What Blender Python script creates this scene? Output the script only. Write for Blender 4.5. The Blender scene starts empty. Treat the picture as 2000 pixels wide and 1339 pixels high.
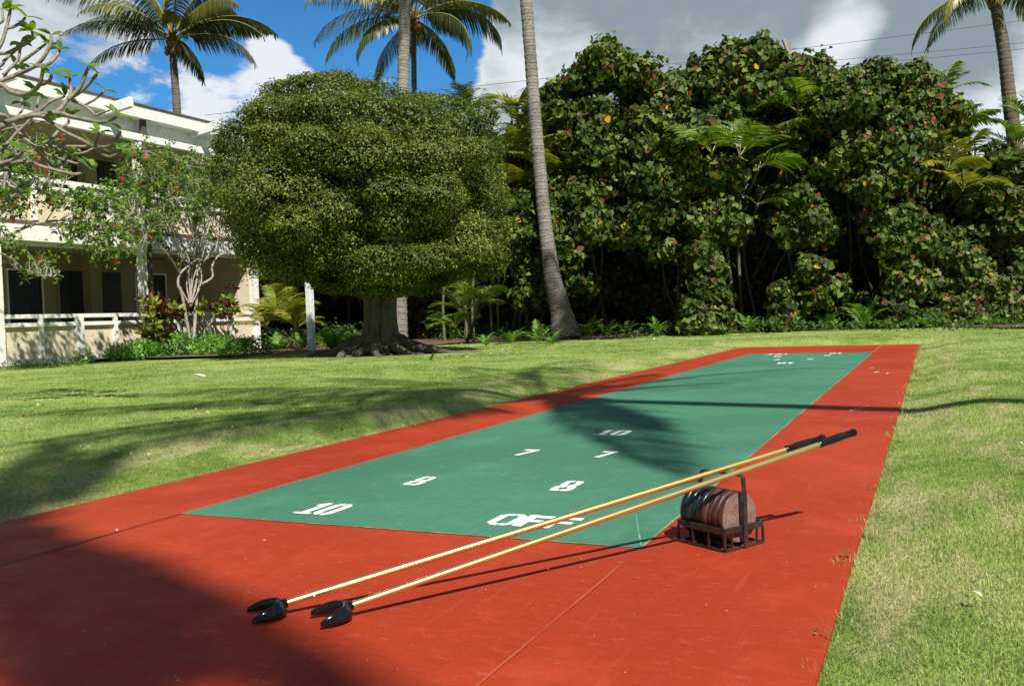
import bpy, math, random
import numpy as np
from mathutils import Vector, Matrix
R = math.radians
random.seed(7)
rng = np.random.default_rng(11)
scene = bpy.context.scene

# ------------------------------------------------------------------ camera
F_, YAW, PITCH, ROLL, CH = 1798.98, -0.429838, -0.0283467, -0.0355221, 0.70656
fw = np.array([math.sin(YAW)*math.cos(PITCH), math.cos(YAW)*math.cos(PITCH), math.sin(PITCH)])
r0 = np.array([math.cos(YAW), -math.sin(YAW), 0.0]); u0 = np.cross(r0, fw)
rt = r0*math.cos(ROLL) + u0*math.sin(ROLL); up = -r0*math.sin(ROLL) + u0*math.cos(ROLL)
CAM = np.array([0, 0, CH])
cd = bpy.data.cameras.new('camera'); cam = bpy.data.objects.new('camera', cd); scene.collection.objects.link(cam)
cd.sensor_width = 36; cd.lens = F_*36/2000; cd.clip_start = 0.05; cd.clip_end = 3000
M = Matrix.Identity(4)
for i in range(3):
    M[i][0] = rt[i]; M[i][1] = up[i]; M[i][2] = -fw[i]; M[i][3] = CAM[i]
cam.matrix_world = M
scene.camera = cam
def W(px, py, d):                      # a point seen at pixel (px,py) of the photograph, d metres in front of the lens
    return CAM + fw*d + rt*((px-1000)/F_*d) - up*((py-669.5)/F_*d)
def G(px, py, z=0.0):                  # the ground point under a pixel
    v = fw + rt*((px-1000)/F_) - up*((py-669.5)/F_)
    return CAM + v*((z-CH)/v[2])
def XP(px, py, X):                     # the point of the plane x = X seen at a pixel
    v = fw + rt*((px-1000)/F_) - up*((py-669.5)/F_)
    return CAM + v*(X/v[0])

# ------------------------------------------------------------------ sun, sky, exposure
SAZ, SEL = R(132), R(49)
SUN = np.array([math.sin(SAZ)*math.cos(SEL), math.cos(SAZ)*math.cos(SEL), math.sin(SEL)])
sl = bpy.data.lights.new('sun', 'SUN'); sl.energy = 5.0; sl.angle = R(0.7); sl.color = (1.0, 0.955, 0.87)
so = bpy.data.objects.new('sun', sl); scene.collection.objects.link(so)
so.rotation_euler = Vector(SUN).to_track_quat('Z', 'Y').to_euler(); so.location = (8, -8, 14)
vs = scene.view_settings; vs.view_transform = 'Standard'; vs.look = 'None'; vs.exposure = 0.50; vs.gamma = 1; vs.use_curve_mapping = False
scene.cycles.max_bounces = 6; scene.cycles.diffuse_bounces = 3; scene.cycles.glossy_bounces = 3
scene.cycles.transmission_bounces = 4; scene.cycles.transparent_max_bounces = 8; scene.cycles.use_denoising = True
scene.cycles.caustics_reflective = False; scene.cycles.caustics_refractive = False

class NT:                              # small node helper
    def __init__(s, t): s.t = t; s.n = t.nodes; s.l = t.links
    def node(s, k, **kw):
        n = s.n.new(k)
        for a, v in kw.items(): setattr(n, a, v)
        return n
    def put(s, sock, v):
        if hasattr(v, 'links') or isinstance(v, bpy.types.NodeSocket): s.l.new(v, sock)
        elif v is not None:
            if isinstance(v, (tuple, list)) and sock.type == 'RGBA' and len(v) == 3: v = (*v, 1)
            sock.default_value = v
    def math(s, op, a, b=None, c=None, clamp=False):
        n = s.node('ShaderNodeMath', operation=op, use_clamp=clamp); s.put(n.inputs[0], a)
        if b is not None: s.put(n.inputs[1], b)
        if c is not None: s.put(n.inputs[2], c)
        return n.outputs[0]
    def vmath(s, op, a, b=None):
        n = s.node('ShaderNodeVectorMath', operation=op); s.put(n.inputs[0], a)
        if b is not None: s.put(n.inputs[1], b)
        return n.outputs['Value'] if op in ('DOT_PRODUCT', 'LENGTH', 'DISTANCE') else n.outputs[0]
    def smooth(s, v, a, b, o0=0.0, o1=1.0):
        n = s.node('ShaderNodeMapRange', interpolation_type='SMOOTHSTEP'); s.put(n.inputs[0], v)
        n.inputs[1].default_value = a; n.inputs[2].default_value = b; n.inputs[3].default_value = o0; n.inputs[4].default_value = o1
        return n.outputs[0]
    def noise(s, vec, scale, detail=3, rough=0.5, dist=0.0):
        n = s.node('ShaderNodeTexNoise'); s.put(n.inputs['Vector'], vec); n.inputs['Scale'].default_value = scale
        n.inputs['Detail'].default_value = detail; n.inputs['Roughness'].default_value = rough; n.inputs['Distortion'].default_value = dist
        return n.outputs[0]
    def mix(s, f, a, b, mode='MIX'):
        n = s.node('ShaderNodeMix', data_type='RGBA', blend_type=mode); s.put(n.inputs[0], f); s.put(n.inputs[6], a); s.put(n.inputs[7], b)
        return n.outputs[2]
    def mapping(s, vec, scale=(1, 1, 1), loc=(0, 0, 0), rot=(0, 0, 0)):
        n = s.node('ShaderNodeMapping'); s.put(n.inputs[0], vec); n.inputs[1].default_value = loc; n.inputs[2].default_value = rot; n.inputs[3].default_value = scale
        return n.outputs[0]
    def ramp(s, f, stops):
        n = s.node('ShaderNodeValToRGB'); s.put(n.inputs[0], f); e = n.color_ramp.elements
        while len(e) > 1: e.remove(e[-1])
        e[0].position = stops[0][0]; e[0].color = (*stops[0][1], 1)
        for p, c in stops[1:]:
            q = e.new(p); q.color = (*c, 1)
        return n.outputs[0]
    def bump(s, h, strength=0.3, dist=0.01):
        n = s.node('ShaderNodeBump'); n.inputs['Strength'].default_value = strength; n.inputs['Distance'].default_value = dist
        s.put(n.inputs['Height'], h); return n.outputs[0]

world = bpy.data.worlds.new('World'); scene.world = world; world.use_nodes = True
world.node_tree.nodes.clear(); w = NT(world.node_tree)
sky = w.node('ShaderNodeTexSky', sky_type='NISHITA'); sky.sun_disc = False
sky.sun_elevation = SEL; sky.sun_rotation = SAZ; sky.altitude = 0; sky.air_density = 1.0; sky.dust_density = 0.3; sky.ozone_density = 2.5
tc = w.node('ShaderNodeTexCoord').outputs['Generated']
dirn = w.vmath('NORMALIZE', tc)
sep = w.node('ShaderNodeSeparateXYZ'); w.put(sep.inputs[0], dirn)
zz = w.math('MAXIMUM', sep.outputs[2], 0.03)
zq = w.math('ADD', zz, 0.22)
cu = w.node('ShaderNodeCombineXYZ'); w.put(cu.inputs[0], w.math('DIVIDE', sep.outputs[0], zq)); w.put(cu.inputs[1], w.math('DIVIDE', sep.outputs[1], zq))
n1 = w.noise(cu.outputs[0], 2.3, 9, 0.6, 0.5)
n2 = w.noise(w.mapping(dirn, (1, 1, 1.7)), 7.0, 9, 0.62, 0.4)
def sky_patch(px, py, r_in, r_out, wgt):         # a cloud bank in one direction of the sky
    d = W(px, py, 1.0) - CAM; d = d/np.linalg.norm(d)
    c = w.vmath('DOT_PRODUCT', dirn, tuple(float(v) for v in d))
    return w.math('MULTIPLY', w.smooth(c, math.cos(R(r_out)), math.cos(R(r_in))), wgt)
def total(lst):
    a = lst[0]
    for b in lst[1:]: a = w.math('ADD', a, b)
    return a
def sky_axis(v, r_in, r_out, wgt):
    c = w.vmath('DOT_PRODUCT', dirn, v); return w.math('MULTIPLY', w.smooth(c, math.cos(R(r_out)), math.cos(R(r_in))), wgt)
zen = sky_axis((0.1, -.25, .96), 42, 56, .9); beh = sky_axis((-fw[0], -fw[1], .3), 55, 78, .9)  # unseen cloud overhead and behind the lens, added to grey and weaken skylight
mask = total([sky_patch(1560, 60, 10, 22, .95), sky_patch(1900, 250, 6, 18, .6), sky_patch(1180, 110, 1.5, 8, .6), sky_patch(50, -10, 2, 7, .75), sky_patch(2300, -100, 10, 30, .6),
              sky_patch(480, 200, 1, 5, .50), sky_patch(300, 185, 1, 4.5, .42), sky_patch(640, 150, .5, 4.5, .35), sky_patch(820, 190, .5, 3.5, .40), sky_patch(1010, 150, 1, 4.5, .60), sky_patch(520, 65, .3, 2, .25),
              sky_patch(680, 30, 1, 5, -.45), sky_patch(170, 120, .5, 3.0, -.45), sky_patch(900, 60, 1, 5, -.38), sky_patch(430, 100, .4, 2.4, -.25),
              sky_patch(1590, 45, .1, 1.4, -.75), sky_patch(-900, 100, 8, 24, .5), zen, beh])
cden = w.smooth(total([mask, w.math('MULTIPLY', w.math('SUBTRACT', n1, 0.5), 1.2), w.math('MULTIPLY', w.math('SUBTRACT', n2, 0.5), 1.5)]), 0.26, 0.52)
# thick parts of the cloud are grey underneath, rims and sunlit tops are white
grey = total([sky_patch(1420, 60, 8, 17, .8), sky_patch(1900, 150, 4, 11, .35), sky_patch(60, -10, 2, 7, .35), sky_patch(1655, 50, .3, 2.6, -.55), sky_patch(1690, 30, .3, 2.2, -.4), sky_patch(1620, 110, .3, 2.6, -.45), sky_patch(1590, 170, .5, 3, -.3), sky_patch(1960, 290, .5, 3.5, -.5), sky_patch(1080, 120, .8, 4.0, -.6), sky_patch(500, 190, 3, 12, -.25)])
gfac = w.smooth(total([grey, w.math('MULTIPLY', w.math('SUBTRACT', n2, 0.5), 1.9), w.math('MULTIPLY', w.math('SUBTRACT', n1, 0.5), .9)]), -.15, 0.85)
ccol = w.mix(gfac, (0.64, 0.66, 0.68), (0.215, 0.257, 0.280))
ccol = w.mix(w.math('MAXIMUM', zen, beh), ccol, (0.085, 0.095, 0.105))  # the added unseen cloud gets a darker tone to cut fill light
skyc = w.mix(1.0, sky.outputs[0], (0.40, 1.04, 1.48), 'MULTIPLY')
b1 = w.node('ShaderNodeBackground'); w.put(b1.inputs[0], skyc); b1.inputs[1].default_value = 0.06
b2 = w.node('ShaderNodeBackground'); w.put(b2.inputs[0], ccol); b2.inputs[1].default_value = 0.95
ms = w.node('ShaderNodeMixShader'); w.put(ms.inputs[0], w.math('MULTIPLY', cden, 0.96)); w.l.new(b1.outputs[0], ms.inputs[1]); w.l.new(b2.outputs[0], ms.inputs[2])
wo = w.node('ShaderNodeOutputWorld'); w.l.new(ms.outputs[0], wo.inputs[0])

# ------------------------------------------------------------------ mesh helpers
def tag(o, label=None, cat=None, group=None, kind=None):
    if label: o['label'] = label
    if cat: o['category'] = cat
    if group: o['group'] = group
    if kind: o['kind'] = kind
    return o
def empty(name, loc, **kw):
    o = bpy.data.objects.new(name, None); scene.collection.objects.link(o)
    o.location = tuple(float(v) for v in loc); o.empty_display_size = 0.2
    return tag(o, **kw)
def link(name, me, mat, parent=None, base=None, **kw):
    o = bpy.data.objects.new(name, me); scene.collection.objects.link(o)
    if mat is not None and len(me.materials) == 0: me.materials.append(mat)
    if parent is not None: o.parent = parent
    elif base is not None: o.location = tuple(float(v) for v in base)
    return tag(o, **kw)
def origin_of(parent, base):
    if base is not None: return np.array(base, float)
    o = np.zeros(3)
    while parent is not None:
        o = o + np.array(parent.location); parent = parent.parent
    return o
def mesh_np(name, V, loops, starts, smooth=False, attrs=None):
    me = bpy.data.meshes.new(name); V = np.asarray(V, np.float32)
    me.vertices.add(len(V)); me.vertices.foreach_set('co', V.ravel())
    me.loops.add(len(loops)); me.loops.foreach_set('vertex_index', np.asarray(loops, np.int32))
    me.polygons.add(len(starts)); me.polygons.foreach_set('loop_start', np.asarray(starts, np.int32))
    if smooth: me.polygons.foreach_set('use_smooth', np.ones(len(starts), bool))
    me.update(calc_edges=True)
    for k, v in (attrs or {}).items():
        a = me.attributes.new(k, 'FLOAT', 'POINT'); a.data.foreach_set('value', np.asarray(v, np.float32))
    return me
class MB:                              # collects shapes of one mesh
    def __init__(s): s.V = []; s.F = []; s.A = []
    def add(s, V, F, a=None):
        o = len(s.V); s.V.extend([tuple(map(float, v)) for v in V]); s.F.extend([tuple(i+o for i in f) for f in F])
        s.A.extend(list(a) if a is not None else [0.0]*len(V)); return s
    def box(s, x0, x1, y0, y1, z0, z1):
        V = [(x0,y0,z0),(x1,y0,z0),(x1,y1,z0),(x0,y1,z0),(x0,y0,z1),(x1,y0,z1),(x1,y1,z1),(x0,y1,z1)]
        return s.add(V, [(0,3,2,1),(4,5,6,7),(0,1,5,4),(1,2,6,5),(2,3,7,6),(3,0,4,7)])
    def beam(s, p, q, wdt, h, upv=(0, 0, 1)):        # rectangular bar between two points
        p = np.array(p, float); q = np.array(q, float); d = q-p; d /= np.linalg.norm(d)
        a = np.cross(d, upv); a /= np.linalg.norm(a); b = np.cross(a, d)
        V = [e + a*sx*wdt/2 + b*sz*h/2 for e in (p, q) for sx, sz in ((-1,-1),(1,-1),(1,1),(-1,1))]
        return s.add(V, [(0,3,2,1),(4,5,6,7),(0,1,5,4),(1,2,6,5),(2,3,7,6),(3,0,4,7)])
    def tube(s, pts, rad, seg=10, caps=True):
        pts = np.asarray(pts, float); n = len(pts); rad = np.broadcast_to(np.asarray(rad, float), (n,)) if np.ndim(rad) < 2 else rad
        t = np.gradient(pts, axis=0); t /= (np.linalg.norm(t, axis=1)[:, None]+1e-9)
        ref = np.array([0, 0, 1.]) if abs(t[0][2]) < .9 else np.array([1., 0, 0])
        a = np.cross(t[0], ref); a /= np.linalg.norm(a); V = []; A = []; L = 0
        for i in range(n):
            if i: L += np.linalg.norm(pts[i]-pts[i-1])
            a = a - t[i]*(a@t[i]); a /= np.linalg.norm(a); b = np.cross(t[i], a)
            for k in range(seg):
                th = 2*math.pi*k/seg; V.append(pts[i] + (a*math.cos(th)+b*math.sin(th))*rad[i]); A.append(L)
        F = [(i*seg+k, i*seg+(k+1) % seg, (i+1)*seg+(k+1) % seg, (i+1)*seg+k) for i in range(n-1) for k in range(seg)]
        if caps:                       # caps on vertices of their own, so the side stays round-shaded up to its ends
            m = len(V); V += V[:seg]+V[(n-1)*seg:n*seg]; A += A[:seg]+A[(n-1)*seg:n*seg]
            F += [tuple(m+k for k in range(seg-1, -1, -1)), tuple(m+seg+k for k in range(seg))]
        return s.add(V, F, A)
    def build(s, name, mat, parent=None, base=None, smooth=False, bevel=0, **kw):
        me = bpy.data.meshes.new(name); O = origin_of(parent, base)
        me.from_pydata([tuple(np.array(v)-O) for v in s.V], [], s.F); me.update()
        if smooth:
            me.polygons.foreach_set('use_smooth', np.array([len(f) <= 4 for f in s.F], bool))
        a = me.attributes.new('tv', 'FLOAT', 'POINT'); a.data.foreach_set('value', np.asarray(s.A, np.float32))
        o = link(name, me, mat, parent, base, **kw)
        if bevel:
            m = o.modifiers.new('bevel', 'BEVEL'); m.width = bevel; m.segments = 2; m.limit_method = 'ANGLE'
        return o
def smooth_path(P, n=8):               # Catmull-Rom through control points
    P = np.asarray(P, float); Q = np.vstack([2*P[0]-P[1], P, 2*P[-1]-P[-2]]); out = []
    for i in range(1, len(Q)-2):
        for k in range(n):
            t = k/n; p0, p1, p2, p3 = Q[i-1], Q[i], Q[i+1], Q[i+2]
            out.append(.5*((2*p1)+(-p0+p2)*t+(2*p0-5*p1+4*p2-p3)*t*t+(-p0+3*p1-3*p2+p3)*t**3))
    out.append(P[-1]); return np.array(out)
def frames(N, rnd=None, up_hint=None):  # N: outward normals; a leaf axis lying in the leaf's plane
    N = N/(np.linalg.norm(N, axis=1)[:, None]+1e-9)
    D = rng.normal(size=N.shape) if up_hint is None else up_hint
    Y = D - N*(D*N).sum(1)[:, None]; Y /= (np.linalg.norm(Y, axis=1)[:, None]+1e-9)
    return np.cross(Y, N), Y, N
def scatter(name, tmpl, P, X, Y, N, S, mat, parent=None, base=None, rnd=None, extra=None, smooth=False, **kw):
    TV, TF = tmpl; TV = np.asarray(TV, float); k = len(TV); n = len(P); O = origin_of(parent, base)
    S = np.asarray(S, float)
    if S.ndim == 1: S = np.stack([S, S, S], 1)
    V = (P-O)[:, None, :] + X[:, None, :]*(TV[None, :, 0, None]*S[:, None, 0, None]) + Y[:, None, :]*(TV[None, :, 1, None]*S[:, None, 1, None]) + N[:, None, :]*(TV[None, :, 2, None]*S[:, None, 2, None])
    lp = np.concatenate([np.array(f) for f in TF]); sz = [len(f) for f in TF]; st = np.cumsum([0]+sz[:-1])
    loops = (lp[None, :] + (np.arange(n)*k)[:, None]).ravel(); starts = (st[None, :] + (np.arange(n)*len(lp))[:, None]).ravel()
    if rnd is None: rnd = rng.random(n)
    at = {'rnd': np.repeat(rnd, k)}
    if extra is not None: at['ext'] = np.repeat(extra, k)
    me = mesh_np(name, V.reshape(-1, 3), loops, starts, smooth, at)
    return link(name, me, mat, parent, base, **kw)
LEAF = ([(0,0,0),(-.28,.45,.06),(0,1,-.08),(.28,.45,.06)], [(0,2,1),(0,3,2)])
HEART = ([(0,.05,0),(-.3,-.12,.05),(-.56,.18,.12),(-.42,.62,.07),(0,1.05,-.16),(.42,.62,.07),(.56,.18,.12),(.3,-.12,.05),(0,.5,-.03)],
         [(0,8,2,1),(8,4,3,2),(0,7,6,8),(8,6,5,4)])
LONG = ([(0,0,0),(-.16,.3,.05),(-.17,.65,.04),(0,1,-.12),(.17,.65,.04),(.16,.3,.05),(0,.5,0)], [(0,6,2,1),(6,3,2),(0,5,4,6),(6,4,3)])
BLADE = ([(-.5,0,0),(.5,0,0),(0,1,0)], [(0,1,2)])

# ------------------------------------------------------------------ materials
def new_mat(name):
    m = bpy.data.materials.new(name); m.use_nodes = True; m.node_tree.nodes.clear(); t = NT(m.node_tree)
    out = t.node('ShaderNodeOutputMaterial'); return m, t, out
def principled(t, color, rough=0.5, normal=None, metal=0.0, spec=0.5, coat=0.0):
    p = t.node('ShaderNodeBsdfPrincipled'); t.put(p.inputs['Base Color'], color); t.put(p.inputs['Roughness'], rough)
    p.inputs['Metallic'].default_value = metal; t.put(p.inputs['Specular IOR Level'], spec); p.inputs['Coat Weight'].default_value = coat
    if normal is not None: t.put(p.inputs['Normal'], normal)
    return p
def simple(name, col, rough=0.5, metal=0, spec=.5, var=.12, scale=12, bump=0.15, bdist=.004, coat=0):
    m, t, out = new_mat(name); co = t.node('ShaderNodeTexCoord').outputs['Object']
    n = t.noise(co, scale, 5, .6); n2 = t.noise(co, scale*7, 3, .6)
    f = t.smooth(n, .3, .7)
    c = t.mix(f, tuple(v*(1-var) for v in col), tuple(min(1, v*(1+var)) for v in col))
    p = principled(t, c, rough, t.bump(n2, bump, bdist), metal, spec, coat); t.l.new(p.outputs[0], out.inputs[0]); return m
def leaf_mat(name, stops, rough=.45, trans=.3, tcol=1.25, spec=.5, ext=None):
    m, t, out = new_mat(name); a = t.node('ShaderNodeAttribute', attribute_name='rnd').outputs['Fac']
    c = t.ramp(a, stops)
    p = principled(t, c, rough, spec=spec)
    tr = t.node('ShaderNodeBsdfTranslucent'); t.put(tr.inputs[0], t.mix(1.0, c, (tcol, tcol*1.05, .45*tcol), 'MULTIPLY'))
    mx = t.node('ShaderNodeMixShader'); mx.inputs[0].default_value = trans
    t.l.new(p.outputs[0], mx.inputs[1]); t.l.new(tr.outputs[0], mx.inputs[2]); t.l.new(mx.outputs[0], out.inputs[0]); return m

MAT = {}
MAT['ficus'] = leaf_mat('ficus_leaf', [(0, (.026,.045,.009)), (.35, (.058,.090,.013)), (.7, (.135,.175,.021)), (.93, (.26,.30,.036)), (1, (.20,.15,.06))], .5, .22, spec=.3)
MAT['hau'] = leaf_mat('hau_leaf', [(0, (.02,.036,.009)), (.4, (.055,.095,.018)), (.72, (.115,.17,.03)), (.86, (.20,.25,.05)), (.89, (.13,.06,.03)), (.965, (.18,.055,.04)), (.985, (.42,.17,.02)), (1, (.5,.3,.03))], .5, .25, spec=.22)
MAT['coco'] = leaf_mat('coconut_leaf', [(0, (.02,.04,.016)), (.5, (.055,.085,.028)), (.85, (.10,.13,.035)), (1, (.17,.16,.05))], .36, .22)
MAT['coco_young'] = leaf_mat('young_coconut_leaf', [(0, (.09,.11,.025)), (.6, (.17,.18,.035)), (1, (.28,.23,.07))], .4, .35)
MAT['areca'] = leaf_mat('areca_leaf', [(0, (.035,.08,.010)), (.5, (.10,.18,.02)), (.85, (.22,.30,.04)), (1, (.34,.32,.07))], .42, .38)
MAT['areca_gold'] = leaf_mat('golden_areca_leaf', [(0, (.10,.17,.015)), (.5, (.2,.27,.02)), (.8, (.36,.31,.03)), (1, (.42,.31,.12))], .4, .35)
MAT['fern'] = leaf_mat('fern_leaf', [(0, (.05,.15,.02)), (.6, (.12,.27,.03)), (1, (.24,.38,.05))], .5, .35)
MAT['shrub'] = leaf_mat('shrub_leaf', [(0, (.05,.11,.015)), (.6, (.13,.23,.03)), (1, (.24,.34,.05))], .6, .4, spec=.18)
MAT['under'] = leaf_mat('undergrowth_leaf', [(0, (.02,.05,.01)), (.6, (.06,.13,.022)), (1, (.15,.24,.04))], .5, .3, spec=.25)
MAT['cover'] = leaf_mat('cover_leaf', [(0, (.05,.16,.015)), (.6, (.11,.30,.03)), (1, (.2,.42,.05))], .42, .3)
MAT['croton'] = leaf_mat('croton_leaf', [(0, (.05,.018,.012)), (.35, (.10,.028,.016)), (.45, (.07,.11,.015)), (.75, (.17,.22,.025)), (.92, (.30,.30,.035)), (1, (.24,.045,.025))], .4, .2, spec=.3)
MAT['plum'] = leaf_mat('plumeria_leaf', [(0, (.08,.17,.03)), (.6, (.16,.28,.05)), (1, (.28,.36,.08))], .35, .4)
MAT['petal'] = leaf_mat('red_petal', [(0, (.55,.02,.03)), (1, (.8,.06,.06))], .5, .3)
MAT['litter'] = leaf_mat('litter', [(0, (.16,.09,.05)), (.4, (.33,.22,.11)), (.8, (.5,.40,.26)), (1, (.75,.72,.66))], .7, .05)
MAT['bark'] = simple('ficus_bark', (.10,.085,.065), .85, var=.35, scale=6, bump=.6, bdist=.02)
MAT['plum_bark'] = simple('plumeria_bark', (.215,.185,.15), .7, var=.35, scale=25, bump=.6, bdist=.004)
MAT['twig'] = simple('pale_twig', (.30,.25,.21), .8, var=.3, scale=20, bump=.3)
MAT['stem'] = simple('shrub_stem', (.33,.30,.25), .8, var=.3, scale=18, bump=.4)
MAT['cane'] = simple('palm_cane', (.11,.115,.055), .6, var=.35, scale=5, bump=.4, bdist=.01)
MAT['rachis'] = simple('frond_rachis', (.26,.26,.08), .5, var=.2, scale=5)
MAT['fibre'] = simple('palm_fibre', (.20,.11,.055), .9, var=.5, scale=14, bump=.8, bdist=.02)
MAT['nut'] = simple('coconut_husk', (.25,.17,.05), .6, var=.4, scale=6)
def palm_bark(name, c0, c1, freq):
    m, t, out = new_mat(name); co = t.node('ShaderNodeTexCoord').outputs['Object']
    tv = t.node('ShaderNodeAttribute', attribute_name='tv').outputs['Fac']
    nz = t.noise(co, 3.0, 4, .6); fine = t.noise(t.mapping(co, (14, 14, 40)), 1.0, 5, .7); big = t.noise(co, 1.1, 3, .5)
    ph = t.math('ADD', t.math('MULTIPLY', tv, freq), t.math('MULTIPLY', nz, 1.6))
    fr = t.math('FRACT', ph); ring = t.math('MULTIPLY', t.smooth(fr, 0, .12), t.smooth(fr, 1.0, .80))
    v = t.math('ADD', t.math('MULTIPLY', fine, .75), t.math('MULTIPLY', big, .35))
    c = t.mix(t.smooth(v, .38, .68), c0, c1)
    c = t.mix(t.math('MULTIPLY', t.math('SUBTRACT', 1.0, ring), .55), c, tuple(x*.35 for x in c0))
    pit = t.smooth(t.noise(t.mapping(co, (9, 9, 22)), 1.6, 2, .5), .30, .36)
    c = t.mix(t.math('MULTIPLY', t.math('SUBTRACT', 1.0, pit), .8), c, (.05,.04,.03))
    p = principled(t, c, .85, t.bump(t.math('ADD', t.math('MULTIPLY', ring, .6), fine), .7, .02)); t.l.new(p.outputs[0], out.inputs[0]); return m
MAT['palm'] = palm_bark('palm_bark', (.10,.092,.080), (.29,.27,.235), 11)
MAT['palm_dark'] = palm_bark('dark_palm_bark', (.06,.05,.04), (.17,.14,.11), 9)

def paint_mat(name, base, light, dark, rough=.42, spec=.5):
    m, t, out = new_mat(name); co = t.node('ShaderNodeTexCoord').outputs['Object']
    big = t.noise(co, .9, 4, .6); mid = t.noise(co, 7, 5, .65); fine = t.noise(co, 160, 3, .6)
    streak = t.noise(t.mapping(co, (9, 30, 1), rot=(0, 0, .5)), 1.5, 5, .7); streak2 = t.noise(t.mapping(co, (30, 2.2, 1), rot=(0, 0, -.25)), 1.2, 5, .7)
    c = t.mix(t.smooth(big, .35, .65), base, light); fade = t.noise(co, .38, 3, .5); c = t.mix(t.smooth(fade, .58, .32, 0, .8), c, dark)
    c = t.mix(t.math('MULTIPLY', t.smooth(mid, .45, .75), .35), c, dark)
    scuff = t.math('MULTIPLY', t.smooth(t.math('MULTIPLY', streak, t.math('ADD', fine, .5)), .54, .82), .5)
    c = t.mix(scuff, c, tuple(min(1, v*1.5+.10) for v in base))
    sc2 = t.math('MULTIPLY', t.smooth(streak2, .55, .8), .38)
    c = t.mix(sc2, c, tuple(min(1, v*1.3+.07) for v in base))
    c = t.mix(t.math('MULTIPLY', t.smooth(fine, .5, .75), .32), c, tuple(v*.55 for v in base))
    blot = t.noise(co, 2.2, 5, .7); c = t.mix(t.math('MULTIPLY', t.smooth(blot, .48, .72), .5), c, tuple(min(1, v*1.35+.012) for v in base))
    p = principled(t, c, t.smooth(mid, .2, .8, rough-.08, rough+.14), t.bump(t.math('ADD', t.math('MULTIPLY', fine, .6), t.math('MULTIPLY', mid, 1.5)), .32, .003), spec=spec)
    t.l.new(p.outputs[0], out.inputs[0]); return m
MAT['red'] = paint_mat('red_court_paint', (.318,.0355,.0115), (.355,.046,.0165), (.26,.027,.009), .55, .10)
MAT['green'] = paint_mat('green_court_paint', (.053,.168,.106), (.062,.190,.121), (.044,.144,.091), .7, .07)
def worn_paint():
    m, t, out = new_mat('white_line_paint'); co = t.node('ShaderNodeTexCoord').outputs['Object']
    wear = t.math('MULTIPLY', t.smooth(t.noise(co, 45, 5, .7), .60, .72), .7); dirt = t.smooth(t.noise(co, 9, 4, .6), .4, .8)
    c = t.mix(dirt, (.80,.81,.80), (.70,.73,.71)); c = t.mix(wear, c, (.15,.30,.22))
    p = principled(t, c, .65, t.bump(wear, .2, .001), spec=.3); t.l.new(p.outputs[0], out.inputs[0]); return m
MAT['white_paint'] = worn_paint()
MAT['edge'] = simple('beige_edge_line', (.30,.23,.13), .7, var=.3, scale=40)
MAT['hair'] = simple('pale_green_crack', (.12,.28,.20), .7, var=.3, scale=30)
MAT['redjoint'] = simple('dark_joint', (.16,.012,.010), .6)
MAT['redjoint2'] = simple('pale_joint', (.42,.075,.04), .6)

def lawn_mat(name, blades):
    m, t, out = new_mat(name)
    if blades: co = t.node('ShaderNodeNewGeometry').outputs['Position']
    else: co = t.node('ShaderNodeTexCoord').outputs['Object']
    patch = t.noise(co, .55, 4, .6, .3); mid = t.noise(co, 2.6, 4, .65); straw = t.noise(t.mapping(co, (2.2, .7, 1), rot=(0, 0, .3)), 1.6, 4, .65)
    g0, g1, g2, st = (.16,.255,.045), (.33,.455,.095), (.46,.55,.165), (.58,.52,.27)
    c = t.mix(t.smooth(mid, .35, .68), g0, g1)
    c = t.mix(t.math('MULTIPLY', t.smooth(patch, .42, .66), .7), c, g2)
    # dry strip along the slab edge, where the mower scalps the turf
    sx = t.node('ShaderNodeSeparateXYZ'); t.put(sx.inputs[0], co)
    dr = t.math('ABSOLUTE', t.math('SUBTRACT', sx.outputs[0], .05)); dl = t.math('ABSOLUTE', t.math('SUBTRACT', sx.outputs[0], -3.55))
    near = t.smooth(t.math('MINIMUM', dr, dl), .75, .05)
    sfac = t.smooth(t.math('ADD', straw, t.math('MULTIPLY', near, .13)), .57, .76)
    if blades:
        a = t.node('ShaderNodeAttribute', attribute_name='rnd').outputs['Fac']
        c = t.mix(t.math('MULTIPLY', sfac, t.smooth(a, .1, .8, .5, 1.0)), c, st)
        c = t.mix(t.smooth(a, .84, .95), c, (.52,.50,.28))
        c = t.mix(t.smooth(a, .4, .0, 0, .45), c, (.07,.15,.02))
        p = principled(t, c, .5, spec=.35); tr = t.node('ShaderNodeBsdfTranslucent'); t.put(tr.inputs[0], c)
        mx = t.node('ShaderNodeMixShader'); mx.inputs[0].default_value = .3; t.l.new(p.outputs[0], mx.inputs[1]); t.l.new(tr.outputs[0], mx.inputs[2]); t.l.new(mx.outputs[0], out.inputs[0])
    else:
        c = t.mix(t.math('MULTIPLY', sfac, .75), c, st)
        f1 = t.noise(t.mapping(co, (1, .55, 1)), 85, 4, .7); f2 = t.noise(co, 22, 4, .65)
        c = t.mix(t.smooth(f1, .56, .30, 0, .75), c, (.03,.055,.012))
        c = t.mix(t.smooth(f2, .55, .8, 0, .5), c, (.36,.34,.15))
        p = principled(t, c, .9, t.bump(t.math('ADD', f1, f2), 1.0, .03), spec=.1); t.l.new(p.outputs[0], out.inputs[0])
    return m
MAT['lawn'] = lawn_mat('lawn_ground', False); MAT['blade'] = lawn_mat('lawn_blades', True)
MAT['soil'] = simple('brown_soil', (.13,.075,.048), .95, var=.4, scale=5, bump=.9, bdist=.03)
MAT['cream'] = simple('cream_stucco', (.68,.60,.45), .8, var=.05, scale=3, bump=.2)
MAT['cream_dark'] = simple('tan_stucco', (.34,.29,.17), .85, var=.07, scale=3, bump=.2)
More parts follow.
